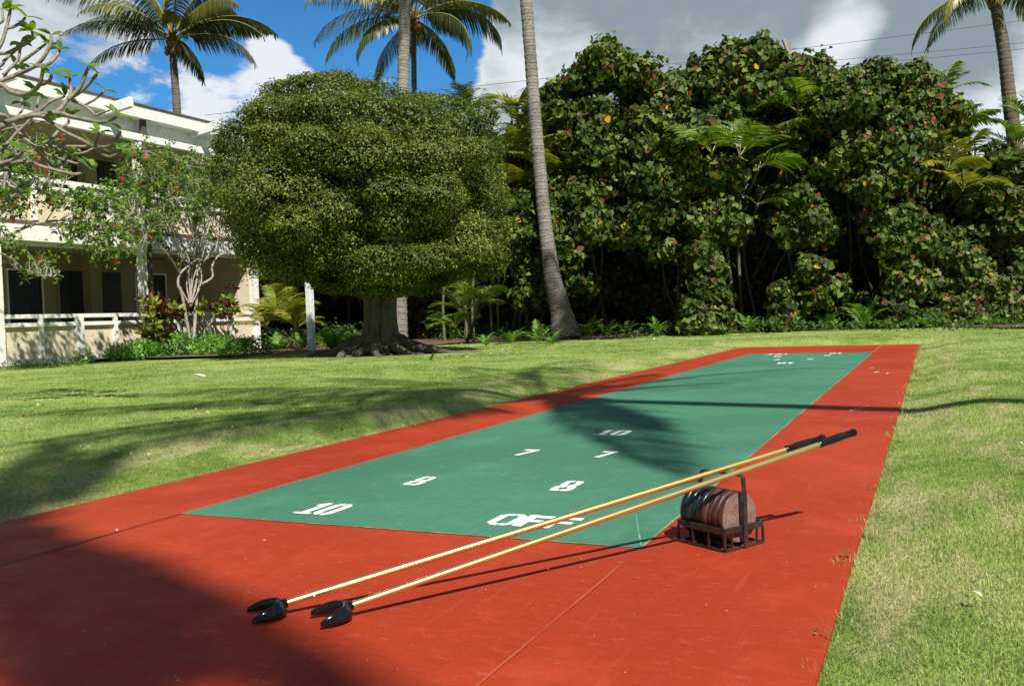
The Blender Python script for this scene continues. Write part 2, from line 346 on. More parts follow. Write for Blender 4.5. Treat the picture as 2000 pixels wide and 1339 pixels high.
MAT['white'] = simple('white_wood_paint', (.80,.79,.75), .55, var=.06, scale=7, bump=.2)
MAT['mint'] = simple('weathered_shaded_white', (.68,.72,.69), .6, var=.12, scale=9, bump=.3)
MAT['roof'] = simple('brown_roof_felt', (.12,.085,.065), .9, var=.2, scale=5)
MAT['pipe'] = simple('brown_downpipe', (.11,.075,.06), .6)
MAT['screen'] = simple('dark_screen', (.012,.016,.013), .25, var=.3, scale=10, bump=.05)
MAT['blind'] = simple('dark_blind', (.022,.027,.024), .5, var=.25, scale=4, bump=.05)
MAT['concrete'] = simple('grey_concrete', (.33,.32,.30), .9, var=.15, scale=6)
MAT['black_plastic'] = simple('black_plastic', (.006,.006,.007), .12, spec=.45, var=.1, scale=20, bump=.03)
MAT['grip'] = simple('black_rubber_grip', (.006,.006,.007), .16, spec=.4, var=.1, bump=.05)
MAT['gold'] = simple('gold_anodised_tube', (1.0,.74,.26), .30, metal=.95, var=.04, scale=6, bump=.03, bdist=.001)
MAT['gold2'] = simple('pale_gold_tube', (.97,.76,.32), .28, metal=.95, var=.04, scale=6, bump=.03, bdist=.001)
MAT['pin'] = simple('white_pin', (.8,.8,.78), .4)
MAT['iron'] = simple('rusty_black_iron', (.028,.018,.016), .5, var=.5, scale=30, bump=.35, bdist=.002)
MAT['disc_black'] = simple('black_disc', (.012,.018,.022), .28, var=.5, scale=18, bump=.3, bdist=.001, coat=.12)
MAT['disc_red'] = simple('maroon_disc', (.065,.019,.014), .45, var=.4, scale=18, bump=.3, bdist=.001, coat=.12)
def speckled(name, a, b):
    m, t, out = new_mat(name); co = t.node('ShaderNodeTexCoord').outputs['Object']
    n = t.noise(co, 230, 4, .7); m2 = t.noise(co, 30, 4, .7)
    c = t.mix(t.smooth(t.math('ADD', n, t.math('MULTIPLY', m2, .5)), .58, .88), a, b)
    p = principled(t, c, .6, t.bump(n, .3, .001)); t.l.new(p.outputs[0], out.inputs[0]); return m
MAT['face_red'] = speckled('worn_red_face', (.15,.05,.036), (.22,.17,.135))
MAT['face_black'] = speckled('worn_black_face', (.02,.025,.025), (.12,.13,.12))
MAT['wire'] = simple('wire_black', (.03,.03,.035), .6)

# ------------------------------------------------------------------ ground
SX0, SX1, SY0, SY1 = -3.222, -0.215, 0.07, 17.07
def hnoise(x, y):
    return (np.sin(x*.9+1.3)*np.cos(y*.7+.4)*.5 + np.sin(x*2.3+y*1.1)*.22 + np.cos(y*2.9-x*.8+2)*.18)
def ground_z(x, y):
    dx = np.maximum(np.maximum(SX0-x, x-SX1), 0); dy = np.maximum(np.maximum(SY0-y, y-SY1), 0); d = np.hypot(dx, dy)
    s = np.clip(d/.55, 0, 1); s = s*s*(3-2*s)
    far = np.clip((d-1.0)/5, 0, 1)
    z = -.012 + .085*s + .009*s*hnoise(x, y) + .02*far*hnoise(x*.35, y*.35)
    b = np.clip((-x-12)/3, 0, 1); z = z*(1-b) + .0*b
    m = np.clip((y-21)/2.5, 0, 1)*np.clip((x+20)/3, 0, 1); return z*(1-m)+.03*m
def lawn():
    xs = np.unique(np.concatenate([np.linspace(-400,-60,12), np.linspace(-60,-24,19), np.linspace(-24,SX0-3,64), np.linspace(SX0-3,SX0-.6,20), np.linspace(SX0-.6,SX0,12), np.linspace(SX0,SX1,4), np.linspace(SX1,SX1+.6,12), np.linspace(SX1+.6,8,40), np.linspace(8,60,26), np.linspace(60,400,12)]))
    ys = np.unique(np.concatenate([np.linspace(-400,-30,12), np.linspace(-30,-1,24), np.linspace(-1,SY0,12), np.linspace(SY0,10,60), np.linspace(10,SY1,30), np.linspace(SY1,SY1+.6,8), np.linspace(SY1+.6,40,60), np.linspace(40,500,20)]))
    X, Y = np.meshgrid(xs, ys, indexing='ij'); Z = ground_z(X, Y); V = np.stack([X, Y, Z], -1).reshape(-1, 3)
    nx, ny = len(xs), len(ys); i, j = np.meshgrid(np.arange(nx-1), np.arange(ny-1), indexing='ij')
    cx = (xs[:-1]+xs[1:])/2; cy = (ys[:-1]+ys[1:])/2
    keep = ~((cx[:, None] > SX0) & (cx[:, None] < SX1) & (cy[None, :] > SY0) & (cy[None, :] < SY1))
    a = (i*ny+j)[keep]; Q = np.stack([a, a+ny, a+ny+1, a+1], 1)
    me = mesh_np('lawn', V, Q.ravel(), np.arange(len(Q))*4, True)
    link('lawn', me, MAT['lawn'], base=(0, 0, 0), kind='structure', label='mown green lawn with dry straw patches around the court')
lawn()
# soil bed under the ficus and hedge
def sheet(name, poly, z, mat, **kw):
    c = np.mean(poly, axis=0); me = bpy.data.meshes.new(name)
    P = [(p[0], p[1], z) for p in poly]; me.from_pydata(P, [], [tuple(range(len(P)))]); me.update(); return link(name, me, mat, base=(0, 0, 0), **kw)
bed = [G(x, y)[:2] for x, y in ((-60, 722), (60, 712), (250, 704), (420, 700), (520, 702), (640, 708), (760, 708), (880, 698), (960, 687), (1040, 678), (1120, 668), (1260, 659), (1400, 653), (1560, 646.5), (1700, 643), (1850, 642), (2000, 645), (2150, 652))]
bed = bed + [(16, 27), (16, 60), (-60, 60), (-60, 13)]
bed = [(b[0]+.12*math.sin(i*2.1), b[1]+.12*math.cos(i*1.7)) for i, b in enumerate(bed)]
sheet('soil_bed', bed, .06, MAT['soil'], kind='structure', label='bare brown soil bed under the round tree and hedge')

# ------------------------------------------------------------------ court
mb = MB(); mb.box(SX0, SX1, SY0, SY1, -.12, 0)
court = mb.build('court_slab', MAT['red'], base=(0, 0, 0), kind='structure', label='brick red painted concrete slab of the court')
GX0, GX1, GY0, GY1 = -2.623, -0.811, 2.643, 14.493
mb = MB(); mb.add([(GX0,GY0,.0014),(GX1,GY0,.0014),(GX1,GY1,.0014),(GX0,GY1,.0014)], [(0,1,2,3)]); mb.build('playing_surface', MAT['green'], court)
def strip(name, pts, wd, z, mat, wob=0):
    mb = MB(); pts = [np.array([p[0], p[1]]) for p in pts]; V = []
    for i, p in enumerate(pts):
        d = pts[min(i+1, len(pts)-1)]-pts[max(i-1, 0)]; d /= np.linalg.norm(d); n = np.array([-d[1], d[0]]); ww = wd/2*(1+wob*random.uniform(-.8, .8))
        V += [(*(p+n*ww), z), (*(p-n*ww), z)]
    mb.add(V, [(2*i, 2*i+1, 2*i+3, 2*i+2) for i in range(len(pts)-1)]); return mb.build(name, mat, court)
def line_pts(a, b, n, w=0.0):
    a = np.array(a, float); b = np.array(b, float); return [a+(b-a)*k/n+np.array([random.uniform(-w, w), random.uniform(-w, w)]) for k in range(n+1)]
for a, b in (((GX0,GY0),(GX1,GY0)), ((GX1,GY0),(GX1,GY1)), ((GX0,GY1),(GX1,GY1)), ((GX0,GY0),(GX0,GY1))):
    strip('border_line', line_pts(a, b, 60, .0015), .006, .0028, MAT['edge'], .9)
strip('expansion_joint', line_pts((GX0, SY0), (GX0, GY0), 20, .001), .008, .003, MAT['redjoint'], .4)
strip('expansion_joint', line_pts((GX1, SY0), (GX1, GY0), 20, .001), .004, .003, MAT['redjoint2'], .8)
strip('expansion_joint', line_pts((GX1, GY1), (GX1, SY1), 20, .001), .010, .003, MAT['edge'], .5)
hz = .0026
strip('surface_crack', smooth_path([G(690,1034), G(760,1000), G(860,968), G(960,938), G(1060,905), G(1160,868), G(1290,835)], 8)[:, :2], .0025, hz, MAT['hair'], .9)
strip('surface_crack', smooth_path([G(1262,880), G(1285,905), G(1297,935), G(1312,965), G(1325,1005)], 8)[:, :2], .0018, hz, MAT['hair'], .9)
strip('surface_crack', smooth_path([G(555,955), G(650,938), G(760,915), G(850,900), G(1000,868)], 8)[:, :2], .0022, hz, MAT['hair'], .9)
strip('surface_crack', smooth_path([G(1242,1005), G(1246,1030), G(1252,1066)], 6)[:, :2], .004, hz, MAT['hair'], .9)
# stencilled numerals, drawn as polygons in a 0..1 box with bridges left open
def octo(x0, x1, y0, y1, c):
    return [(x0+c,y0),(x1-c,y0),(x1,y0+c),(x1,y1-c),(x1-c,y1),(x0+c,y1),(x0,y1-c),(x0,y0+c)]
def ring(x0, x1, y0, y1, c, tx, ty, gap_top=True, gap_bot=True):      # stencil ring in two halves
    g = .022; xm = (x0+x1)/2; polys = []
    L = [(xm-g,y0),(x0+c,y0),(x0,y0+c),(x0,y1-c),(x0+c,y1),(xm-g,y1),(xm-g,y1-ty),(x0+tx,y1-ty),(x0+tx,y0+ty),(xm-g,y0+ty)]
    polys.append(L[::-1]); polys.append([(2*xm-x, y) for x, y in L]); return polys
def glyph(ch):
    if ch == '1': return [[(.17,0),(.40,0),(.40,1),(.22,1),(.04,.86),(.04,.72),(.17,.76)], [(.0,.0),(.57,.0),(.57,.13),(.0,.13)]], .6
    if ch == '0': return ring(0, .62, 0, 1, .16, .24, .20), .68
    if ch == '8': return ring(.0, .64, 0, .50, .10, .19, .155) + ring(.05, .59, .46, 1, .10, .18, .155), .7
    if ch == '7': return [[(0,.80),(.66,.80),(.66,1),(0,1)], [(.12,0),(.36,0),(.66,.80),(.42,.80)]], .72
    if ch == 'O': return ring(0, .66, 0, 1, .18, .19, .17), .66
    if ch == 'F': return [[(0,0),(.22,0),(.22,1),(0,1)], [(.22,.80),(.62,.80),(.62,1),(.22,1)], [(.22,.42),(.54,.42),(.54,.6),(.22,.6)]], .62
def paint_text(s, cx, cy, h, turn, wscale=1.0):
    items = []; x = 0
    for ch in s:
        P, wd = glyph(ch); items.append((P, x)); x += wd
    tot = x
    mb = MB(); k = 0
    for P, ox in items:
        for poly in P:
            V = []
            for (a, b) in poly:
                lx = (a+ox-tot/2)*h*wscale; ly = (b-.5)*h
                if turn: lx, ly = -lx, -ly
                V.append((cx+lx, cy+ly, .0034+.0005*(k % 3)))
            mb.add(V, [tuple(range(len(V)))]); k += 1
    name = 'painted_word' if s == 'OFF' else 'painted_number'
    o = mb.build(name, MAT['white_paint'], court); o['label'] = 'white stencilled %s on the green surface, %s end' % (s, 'far' if turn else 'near'); return o
NEAR = [('10', -2.115, 2.862, .195, .66), ('OFF', -1.262, 2.882, .175, .92), ('8', -2.055, 3.478, .20, .62), ('8', -1.38, 3.522, .22, .66), ('7', -1.93, 4.345, .20, .62), ('7', -1.505, 4.362, .20, .60), ('10', -1.727, 5.168, .22, .70)]
for s, x, y, hh, wsc in NEAR:
    paint_text(s, x, y, hh, False, wsc); paint_text(s, GX0+GX1-x, GY0+GY1-y, hh*1.1, True, wsc)
def overspray():
    P = []; S = []
    for s_, x, y, hh, wsc in NEAR:
        wd = hh*wsc*(.36*len(s_)); 
        for _ in range(150 if s_ != 'OFF' else 330):
            if random.random() < .5: px, py = random.choice((-1, 1))*(wd+abs(random.gauss(0, .014))), random.uniform(-.5, .5)*hh
            else: px, py = random.uniform(-1, 1)*wd, random.choice((-1, 1))*(hh/2+abs(random.gauss(0, .010)))
            P.append((x+px, y+py, .0056)); S.append(random.uniform(.0008, .0026))
    P = np.array(P); n = len(P); X, Y, N = frames(np.tile([0, 0, 1.], (n, 1))+rng.normal(size=(n, 3))*.02)
    t = ([(-.5,0,0),(0,-.4,0),(.5,.1,0),(0,.5,0)], [(0,1,2,3)])
    scatter('overspray', t, P, X, Y, N, np.array(S), MAT['white_paint'], court, kind='stuff')
overspray()
# soft overspray of pale specks round the stencils and chips of paint on the slab
def flecks():
    P = []; S = []
    for _ in range(520):
        x = random.uniform(SX0+.05, SX1-.05); y = SY0+abs(random.gauss(0, 1))*5
        if SY0+.3 < y < SY1: P.append((x, y, .0085)); S.append(random.uniform(.0018, .0055))
    P = np.array(P); n = len(P); N = np.tile([0, 0, 1.], (n, 1)); N = N+rng.normal(size=(n, 3))*.05; X, Y, N = frames(N)
    t = ([(-.5,0,0),(-.1,-.4,.0),(.5,-.1,.0),(.35,.4,0),(-.2,.5,.0)], [(0,1,2,3,4)])
    scatter('grit', t, P, X, Y, N, np.array(S), MAT['litter'], base=(0, 0, 0), rnd=rng.uniform(.6, 1, n), kind='stuff', label='pale grit and dry petal flecks scattered over the painted court')
flecks()
def scratches():
    for (a, b, wd) in (((1530+130,803),(1696,793),.006), ((1698,719),(1708,718),.012), ((1707,728),(1717,726),.02), ((1731,730),(1735,729),.02)):
        strip('paint_scratch', [G(*a), (np.array(G(*a))+np.array(G(*b)))/2, G(*b)], wd, .0035, MAT['white_paint'], .3)
scratches()

# ------------------------------------------------------------------ grass blades
def grass():
    n = 620000
    r = 1.05*np.exp(rng.random(n)*math.log(21/1.05)); a = rng.uniform(R(-62), R(14), n)
    x = r*np.sin(a); y = r*np.cos(a)
    # extra tufts that hang over the slab edges
    m = 26000; ye = 0.8*np.exp(rng.random(m)*math.log(17/.8)); side = rng.random(m) < .5
    wave = .016*np.sin(ye*9)+.014*np.sin(ye*23+1)+.014*np.sin(ye*47)+.02*np.maximum(0, np.sin(ye*5.3+2)*np.sin(ye*17))
    off = rng.uniform(-.026, .035, m)+wave*.8
    xe = np.where(side, SX1+off, SX0-off)
    x = np.concatenate([x, xe]); y = np.concatenate([y, ye]); ne = len(x)
    edge = np.zeros(ne, bool); edge[n:] = True
    inside = (x > SX0+.0) & (x < SX1-.0) & (y > SY0) & (y < SY1)
    keep = (~inside | edge) & (x > -17.6) & (y < 20.5)
    # only lawn: keep clear of the soil bed
    B = np.array(bed); inb = np.zeros(ne, bool); j = len(B)-1
    for i in range(len(B)):
        c = ((B[i,1] > y) != (B[j,1] > y)) & (x < (B[j,0]-B[i,0])*(y-B[i,1])/(B[j,1]-B[i,1]+1e-12)+B[i,0]); inb ^= c; j = i
    keep &= ~inb
    x, y, edge = x[keep], y[keep], edge[keep]; k = len(x); d = np.hypot(x, y)
    z = ground_z(x, y)-.004
    dist = np.maximum(np.maximum(SX0-x, x-SX1), 0)
    hgt = rng.uniform(.010, .023, k)*(1+.25*hnoise(x*3, y*3))*np.clip(.8+d*.03, .8, 1.4)
    wid = .0015+.0007*d; lean = rng.normal(size=(k, 3))*np.array([.55, .55, 0]); Y = lean+np.array([0, 0, 1.])
    Y[edge] += np.stack([np.where(x[edge] > -1.5, -1.0, 1.0)*rng.uniform(-.2, .9, edge.sum()), np.zeros(edge.sum()), np.zeros(edge.sum())], 1)
    Y /= np.linalg.norm(Y, axis=1)[:, None]; X = np.cross(Y, rng.normal(size=(k, 3))); X /= np.linalg.norm(X, axis=1)[:, None]; N = np.cross(X, Y)
    tuft = edge & (np.sin(y*31)*np.sin(y*7.3+1) > .45) & (rng.random(k) < .35)
    hgt = np.where(tuft, hgt*rng.uniform(1.3, 2.4, k), hgt); wid = np.where(tuft, wid*1.3, wid)
    S = np.stack([wid, hgt, hgt], 1)
    scatter('grass', BLADE, np.stack([x, y, z], 1), X, Y, N, S, MAT['blade'], base=(0, 0, 0), kind='stuff', label='short mown grass blades of the lawn', cat='grass')
grass()

def edge_weeds():
    C = [(1733,850),(1757,752),(1704,948),(1663,1085),(1622,1236),(1770,735),(1745,822),(505,930),(760,852),(330,992)]
    P = []; Yd = []; S = []
    for (px, py) in C:
        g = G(px, py, .012); xe = SX1 if px > 1200 else SX0; sgn = -1 if px > 1200 else 1
        for _ in range(random.randint(7, 15)):
            P.append((xe+sgn*random.uniform(-.012, .028), g[1]+random.gauss(0, .022), random.uniform(.004, .016))); Yd.append((sgn*random.uniform(0, 1), random.uniform(-1, 1), random.uniform(0, .5))); S.append(random.uniform(.006, .013))
    P = np.array(P); n = len(P); X, Y, N = frames(rng.normal(size=(n, 3))*.5+[0, 0, 1], up_hint=np.array(Yd))
    scatter('edge_weeds', LEAF, P, X, Y, N, np.stack([np.array(S)*1.5, S, S], 1), MAT['shrub'], base=(0, 0, 0), kind='stuff', label='tiny clover and grass sprouts creeping over the slab edges')
edge_weeds()

# ------------------------------------------------------------------ mallets, rack and discs
rackN = np.array([-.565, 2.665, 0]); rU = np.array([-.862, .507, 0]); rV = np.array([.507, .862, 0]); LU, LV = .187, .168
def rk(u, v, z): return rackN + rU*u + rV*v + np.array([0, 0, z])
rc = rk(LU/2, LV/2, 0)
rack = empty('disc_rack', rc, label='rusty black iron rack holding two rows of discs, with the mallets leaning on its handle', cat='rack')
mb = MB(); zt = .060
for (a, b) in (((0,0),(LU,0)), ((LU,0),(LU,LV)), ((LU,LV),(0,LV)), ((0,LV),(0,0))):
    mb.beam(rk(*a, zt), rk(*b, zt), .006, .019)
mb.build('top_rim', MAT['iron'], rack, bevel=.0012)
mb = MB()
for (a, b) in (((0,0),(LU,0)), ((LU,.002),(LU,LV-.002)), ((LU,LV),(0,LV)), ((0,LV-.002),(0,.002))):
    mb.beam(rk(*a, .0045), rk(*b, .0045), .007, .006)
for u in (.05, .137): mb.beam(rk(u, .004, .006), rk(u, LV-.004, .006), .009, .004)
for v in (.045, .123): mb.beam(rk(.004, v, .010), rk(LU-.004, v, .010), .010, .004)
mb.build('base_frame', MAT['iron'], rack, bevel=.001)
for (u, v) in ((0,0),(LU,0),(LU,LV),(0,LV),(.062,0),(.125,0),(.062,LV),(.125,LV),(0,.03),(0,.14),(LU,.05),(LU,.12)):
    mb = MB(); q = .0032 if (u in (0, LU) and v in (0, LV)) else .0026
    mb.beam(rk(u, v, .0076), rk(u, v, .0505), q*2, q*2, tuple(rU)); mb.build('upright', MAT['iron'], rack)
HZ = .214
mb = MB(); ht = .005; hv = LV/2
path = [(-.0065, .0), (-.0065, .072), (-.006, .15), (-.002, HZ-.006), (.005, HZ), (LU-.032, HZ), (LU-.025, HZ-.005), (LU-.010, .15), (LU+.0065, .072), (LU+.0065, 0)]
V = []
for i, (u, z) in enumerate(path):
    a = np.array(path[max(i-1, 0)]); b = np.array(path[min(i+1, len(path)-1)]); d = (b-a)/np.linalg.norm(b-a); nrm = np.array([-d[1], d[0]])*ht/2
    ww = .0075 if 2 < i < 7 else .0085
    for sn, sv in ((-1,-1),(1,-1),(1,1),(-1,1)): V.append(rk(u+nrm[0]*sn, hv+sv*ww, max(0.0005, z+nrm[1]*sn)))
Fc = [(4*i+k, 4*i+(k+1) % 4, 4*(i+1)+(k+1) % 4, 4*(i+1)+k) for i in range(len(path)-1) for k in range(4)] + [(3,2,1,0), tuple(4*(len(path)-1)+k for k in range(4))]
mb.add(V, Fc); mb.build('handle', MAT['iron'], rack, bevel=.001)
# discs
DR, DT = .076, .0205
def disc_mesh(name, m_body, m_face):
    prof = [(.0,.5),(.60,.5),(.64,.46),(.86,.46),(.90,.5),(.955,.5),(.99,.40),(1.0,.18),(1.0,-.18),(.99,-.40),(.955,-.5),(.90,-.5),(.86,-.46),(.64,-.46),(.60,-.5),(0,-.5)]
    seg = 56; V = []; F = []; fm = []
    for (r, h) in prof[1:-1]:
        for k in range(seg):
            th = 2*math.pi*k/seg; V.append((h*DT, r*DR*math.cos(th), r*DR*math.sin(th)))
    nr = len(prof)-2
    for i in range(nr-1):
        for k in range(seg):
            F.append((i*seg+k, i*seg+(k+1) % seg, (i+1)*seg+(k+1) % seg, (i+1)*seg+k)); fm.append(1 if (i < 4 or i > nr-6) else 0)
    F.append(tuple(range(seg-1, -1, -1))); F.append(tuple((nr-1)*seg+k for k in range(seg))); fm += [1, 1]
    me = bpy.data.meshes.new(name); me.from_pydata(V, [], F); me.materials.append(m_body); me.materials.append(m_face)
    me.polygons.foreach_set('material_index', fm); me.polygons.foreach_set('use_smooth', [len(f) == 4 for f in F]); me.update(); return me
dm_r = disc_mesh('disc_red_mesh', MAT['disc_red'], MAT['face_red']); dm_b = disc_mesh('disc_black_mesh', MAT['disc_black'], MAT['face_black'])
ordinal = ['frontmost', 'second', 'third', 'fourth']
for i in range(8):
    u = .014 + .0103 + i*.0217; red = i < 4
    o = bpy.data.objects.new('shuffleboard_disc', dm_r if red else dm_b); scene.collection.objects.link(o)
    P = rk(u, LV/2+random.uniform(-.0015, .0015), .0125+DR+(.0012 if i % 2 else 0)); o.location = tuple(P)
    yaw = math.atan2(-rU[1], -rU[0]); o.rotation_euler = (random.uniform(0, 6), random.uniform(-.012, .012), yaw)
    if i == 0: lab = 'maroon disc at the front of the rack showing its whole speckled worn face'
    elif red: lab = '%s maroon disc behind the speckled front one in the rack' % {1: 'first', 2: 'second', 3: 'third'}[i]
    elif i == 4: lab = 'black disc touching the last maroon disc in the middle of the rack'
    elif i == 7: lab = 'black disc at the far left end of the stack in the rack'
    else: lab = 'black disc %s of the four black ones counted from the maroon discs' % {5: 'second', 6: 'third'}[i]
    tag(o, lab, 'disc', 'shuffleboard discs in the rack')
def mallet(head_px, tip, mat, label, gap):
    h0 = G(*head_px, .028); T = np.array(tip)
    hd = T-h0; ax = hd/np.linalg.norm(hd); fl = np.array([ax[0], ax[1], 0]); fl /= np.linalg.norm(fl); sd = np.array([-fl[1], fl[0], 0])
    base = np.array([h0[0], h0[1], 0]); root = empty('shuffleboard_mallet', base, label=label, cat='mallet', group='mallets leaning on the disc rack')
    L = np.linalg.norm(hd); r = .0084; glen = .155
    q = np.cross(ax, (0, 0, 1)); q /= np.linalg.norm(q)
    mb = MB(); mb.tube([h0+ax*.002, h0+ax*(L*.5), h0+ax*(L-glen+.01)], r, 20); mb.build('shaft', mat, root, smooth=True)
    g0 = L-glen; mb = MB(); pr = [(0,.0098),(.004,.0116),(.012,.0116),(.018,.0110),(.05,.0122),(.08,.0126),(.115,.0110),(.138,.0110),(.146,.0132),(.152,.0132),(.155,.0116)]
    mb.tube([h0+ax*(g0+a) for a, b in pr], [b for a, b in pr], 24)
    mb.build('grip', MAT['grip'], root, smooth=True)
    up2 = np.cross(q, ax); mb = MB()
    for k in range(9):
        for th in np.linspace(-1.4, 1.4, 7):
            c = h0+ax*(g0+.04+k*.0075)+(up2*math.cos(th)+q*math.sin(th))*.0120; e = .0013
            n = up2*math.cos(th)+q*math.sin(th); t2 = np.cross(ax, n)
            mb.add([c-ax*e-t2*e, c+ax*e-t2*e, c+ax*e+t2*e, c-ax*e+t2*e, c+n*.0016], [(0,1,4),(1,2,4),(2,3,4),(3,0,4)])
    mb.build('grip_studs', MAT['grip'], root, smooth=True)
    if gap:
        mb = MB(); c = h0+ax*.085; mb.tube([c-q*.0098, c+q*.0098], .0026, 10); mb.build('pin', MAT['pin'], root, smooth=True)
    # the forked head: a tapering crescent standing on the court, socket at the back
    fwd = -fl; cen = base+fwd*.050; V = []; n = 40; Rin = .045
    for i in range(n+1):
        t = -1+2*i/n; th = t*R(84); e = abs(t)
        thick = .019*(1-e**2.4)+.0055; top = .020+.024*(1-e**3); lo = .004+.004*e
        dr = lambda rr: cen + (-fwd*math.cos(th)+sd*math.sin(th))*rr
        stretch = fwd*(.026*e**2)
        pi, po = dr(Rin)+stretch, dr(Rin+thick)+stretch
        pm = dr(Rin+thick*.45)+stretch; pi2 = dr(Rin-.004)+stretch
        V += [pi+[0,0,lo], po+[0,0,lo], po+[0,0,top*.55], pm+[0,0,top], pi+[0,0,top*.97], pi2+[0,0,top*.5]]
    Fc = [(6*i+k, 6*(i+1)+k, 6*(i+1)+(k+1) % 6, 6*i+(k+1) % 6) for i in range(n) for k in range(6)] + [tuple(range(6)), tuple(6*n+k for k in range(5, -1, -1))]
    mb = MB(); mb.add(V, Fc); o = mb.build('head', MAT['black_plastic'], root, smooth=True)
    sb = o.modifiers.new('sub', 'SUBSURF'); sb.levels = 1; sb.render_levels = 2
    mb = MB(); mb.tube([h0-ax*.006, h0+ax*.012, h0+ax*.020], [.0125, .0125, .0105], 20); mb.build('socket', MAT['black_plastic'], root, smooth=True)
def tip_at(px, py, dep): return W(px, py, dep)
mallet((545, 1181), tip_at(1609, 855, 2.905), MAT['gold'], 'yellow gold shuffleboard mallet lying behind, small white pin near its head at left', True)
mallet((673, 1186), tip_at(1669, 843.5, 2.93), MAT['gold2'], 'paler gold shuffleboard mallet in front, its black grip reaching furthest right', False)

# ------------------------------------------------------------------ building
bld = empty('two_storey_building', (-18.1, 17.3, 0), label='two storey cream building with white balcony rails and posts behind the flowering shrubs', cat='building')
XF, XB = -18.1, -20.6; Y0, Y1 = 1.2, 21.56
cols = [5.3, 9.3, 13.30, 17.30, 21.50]
def bx(name, mat, *boxes, bevel=0, parent=None, **kw):
    mb = MB()
    for b in boxes: mb.box(*b)
    return mb.build(name, mat, parent or bld, bevel=bevel, **kw)
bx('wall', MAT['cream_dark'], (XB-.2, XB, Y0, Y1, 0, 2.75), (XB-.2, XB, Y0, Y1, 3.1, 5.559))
bx('side_wall', MAT['cream'], (XB, XF-.10, Y1-.18, Y1-.02, .1, 2.75)); bx('side_wall', MAT['cream'], (XB, XF-.10, Y1-.18, Y1-.02, 3.1, 5.559))
bx('back_wall', MAT['cream'], (-28, -27.8, Y0, Y1, 0, 5.9)); bx('side_wall', MAT['cream'], (-27.8, XB-.2, Y1-.2, Y1-.02, 0, 5.9)); bx('side_wall', MAT['cream'], (-27.8, XF-.1, Y0+.02, Y0+.2, 0, 5.9))
for yc in (9.9, 13.9, 17.86):
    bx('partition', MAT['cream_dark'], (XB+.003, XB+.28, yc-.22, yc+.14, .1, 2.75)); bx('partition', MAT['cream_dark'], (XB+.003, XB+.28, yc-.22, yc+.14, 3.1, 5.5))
bx('balcony_floor', MAT['white'], (XB, XF-.02, Y0, Y1, 2.78, 3.07)); bx('balcony_fascia', MAT['white'], (XF-.017, XF+.06, Y0, Y1+.03, 2.75, 3.10), bevel=.008)
bx('drip_strip', MAT['roof'], (XF-.01, XF+.045, Y0, Y1, 3.103, 3.20))
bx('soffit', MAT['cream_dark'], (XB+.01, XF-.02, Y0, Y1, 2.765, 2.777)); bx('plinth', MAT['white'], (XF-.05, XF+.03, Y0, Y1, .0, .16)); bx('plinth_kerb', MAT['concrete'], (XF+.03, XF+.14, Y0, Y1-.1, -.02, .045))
bx('terrace_floor', MAT['concrete'], (XB, XF-.05, Y0, Y1, 0, .08))
for yc in cols:
    bx('column', MAT['white'], (XF-.10, XF+.085, yc-.085, yc+.085, 0.0, 5.43), bevel=.008)
bx('downpipe', MAT['pipe'], (XF-.02, XF+.09, 17.42, 17.56, .05, 6.0)); bx('downpipe', MAT['pipe'], (XF-.02, XF+.09, 9.42, 9.56, .05, 6.0))
# ground floor rails
for k in range(4):
    a, b = cols[k]+.09, cols[k+1]-.09
    for (lv, z0) in ((0, 0), (1, 3.06)):
        bx('handrail', MAT['white'], (XF-.035, XF+.055, a, b, z0+1.045, z0+1.135), bevel=.006)
        bx('lower_rail', MAT['white'], (XF-.035, XF+.05, a, b, z0+.86, z0+.95), bevel=.006)
        bx('parapet_panel', MAT['cream'], (XF-.06, XF-.02, a, b, z0+(.16 if lv == 0 else .14), z0+.87))
        mid = (a+b)/2
        for yy, hw in ((mid-1.0, .05), (mid+.02, .10), (mid+1.06, .05)):
            bx('baluster', MAT['white'], (XF-.03, XF+.06 if hw > .06 else XF+.052, yy-hw, yy+hw, z0+(.0 if lv == 0 else .0)+.16, z0+(1.09 if hw > .06 else 1.05)), bevel=.005)
        bx('ceiling_beam', MAT['white'], (XF-.12, XF-.06, a, b, z0+2.40 if lv else 2.66, z0+2.50 if lv else 2.76))
def opening(y0, y1, z0, z1, kind):
    f = bx(kind, MAT['screen'], (XB+.006, XB+.02, y0, y1, z0, z1))
    mb = MB(); t = .045
    mb.box(XB+.004, XB+.045, y0-t, y0, z0, z1); mb.box(XB+.004, XB+.045, y1, y1+t, z0, z1); mb.box(XB+.004, XB+.045, y0-t, y1+t, z1, z1+t)
    mb.build('frame', MAT['white'] if kind == 'door' else MAT['cream_dark'], f)
    mb = MB(); nsl = int((y1-y0)/.085)
    for q in range(nsl): yq = y0+.02+q*.085; mb.box(XB+.021, XB+.024+.003*((q*7) % 3), yq, yq+.079, z0+.02, z1-.01)
    mb.build('blind', MAT['blind'], f)
for z in (0, 3.05):
    for off in (-8.06, -4.0, 0):
        opening(15.42+off, 16.35+off, z+.12, z+2.29, 'door'); opening(16.86+off, 17.60+off, z+.55, z+2.32, 'window'); opening(18.08+off, 18.86+off, z+.55, z+2.32, 'window')
    opening(19.42, 20.5, z+.12, z+2.29, 'door')
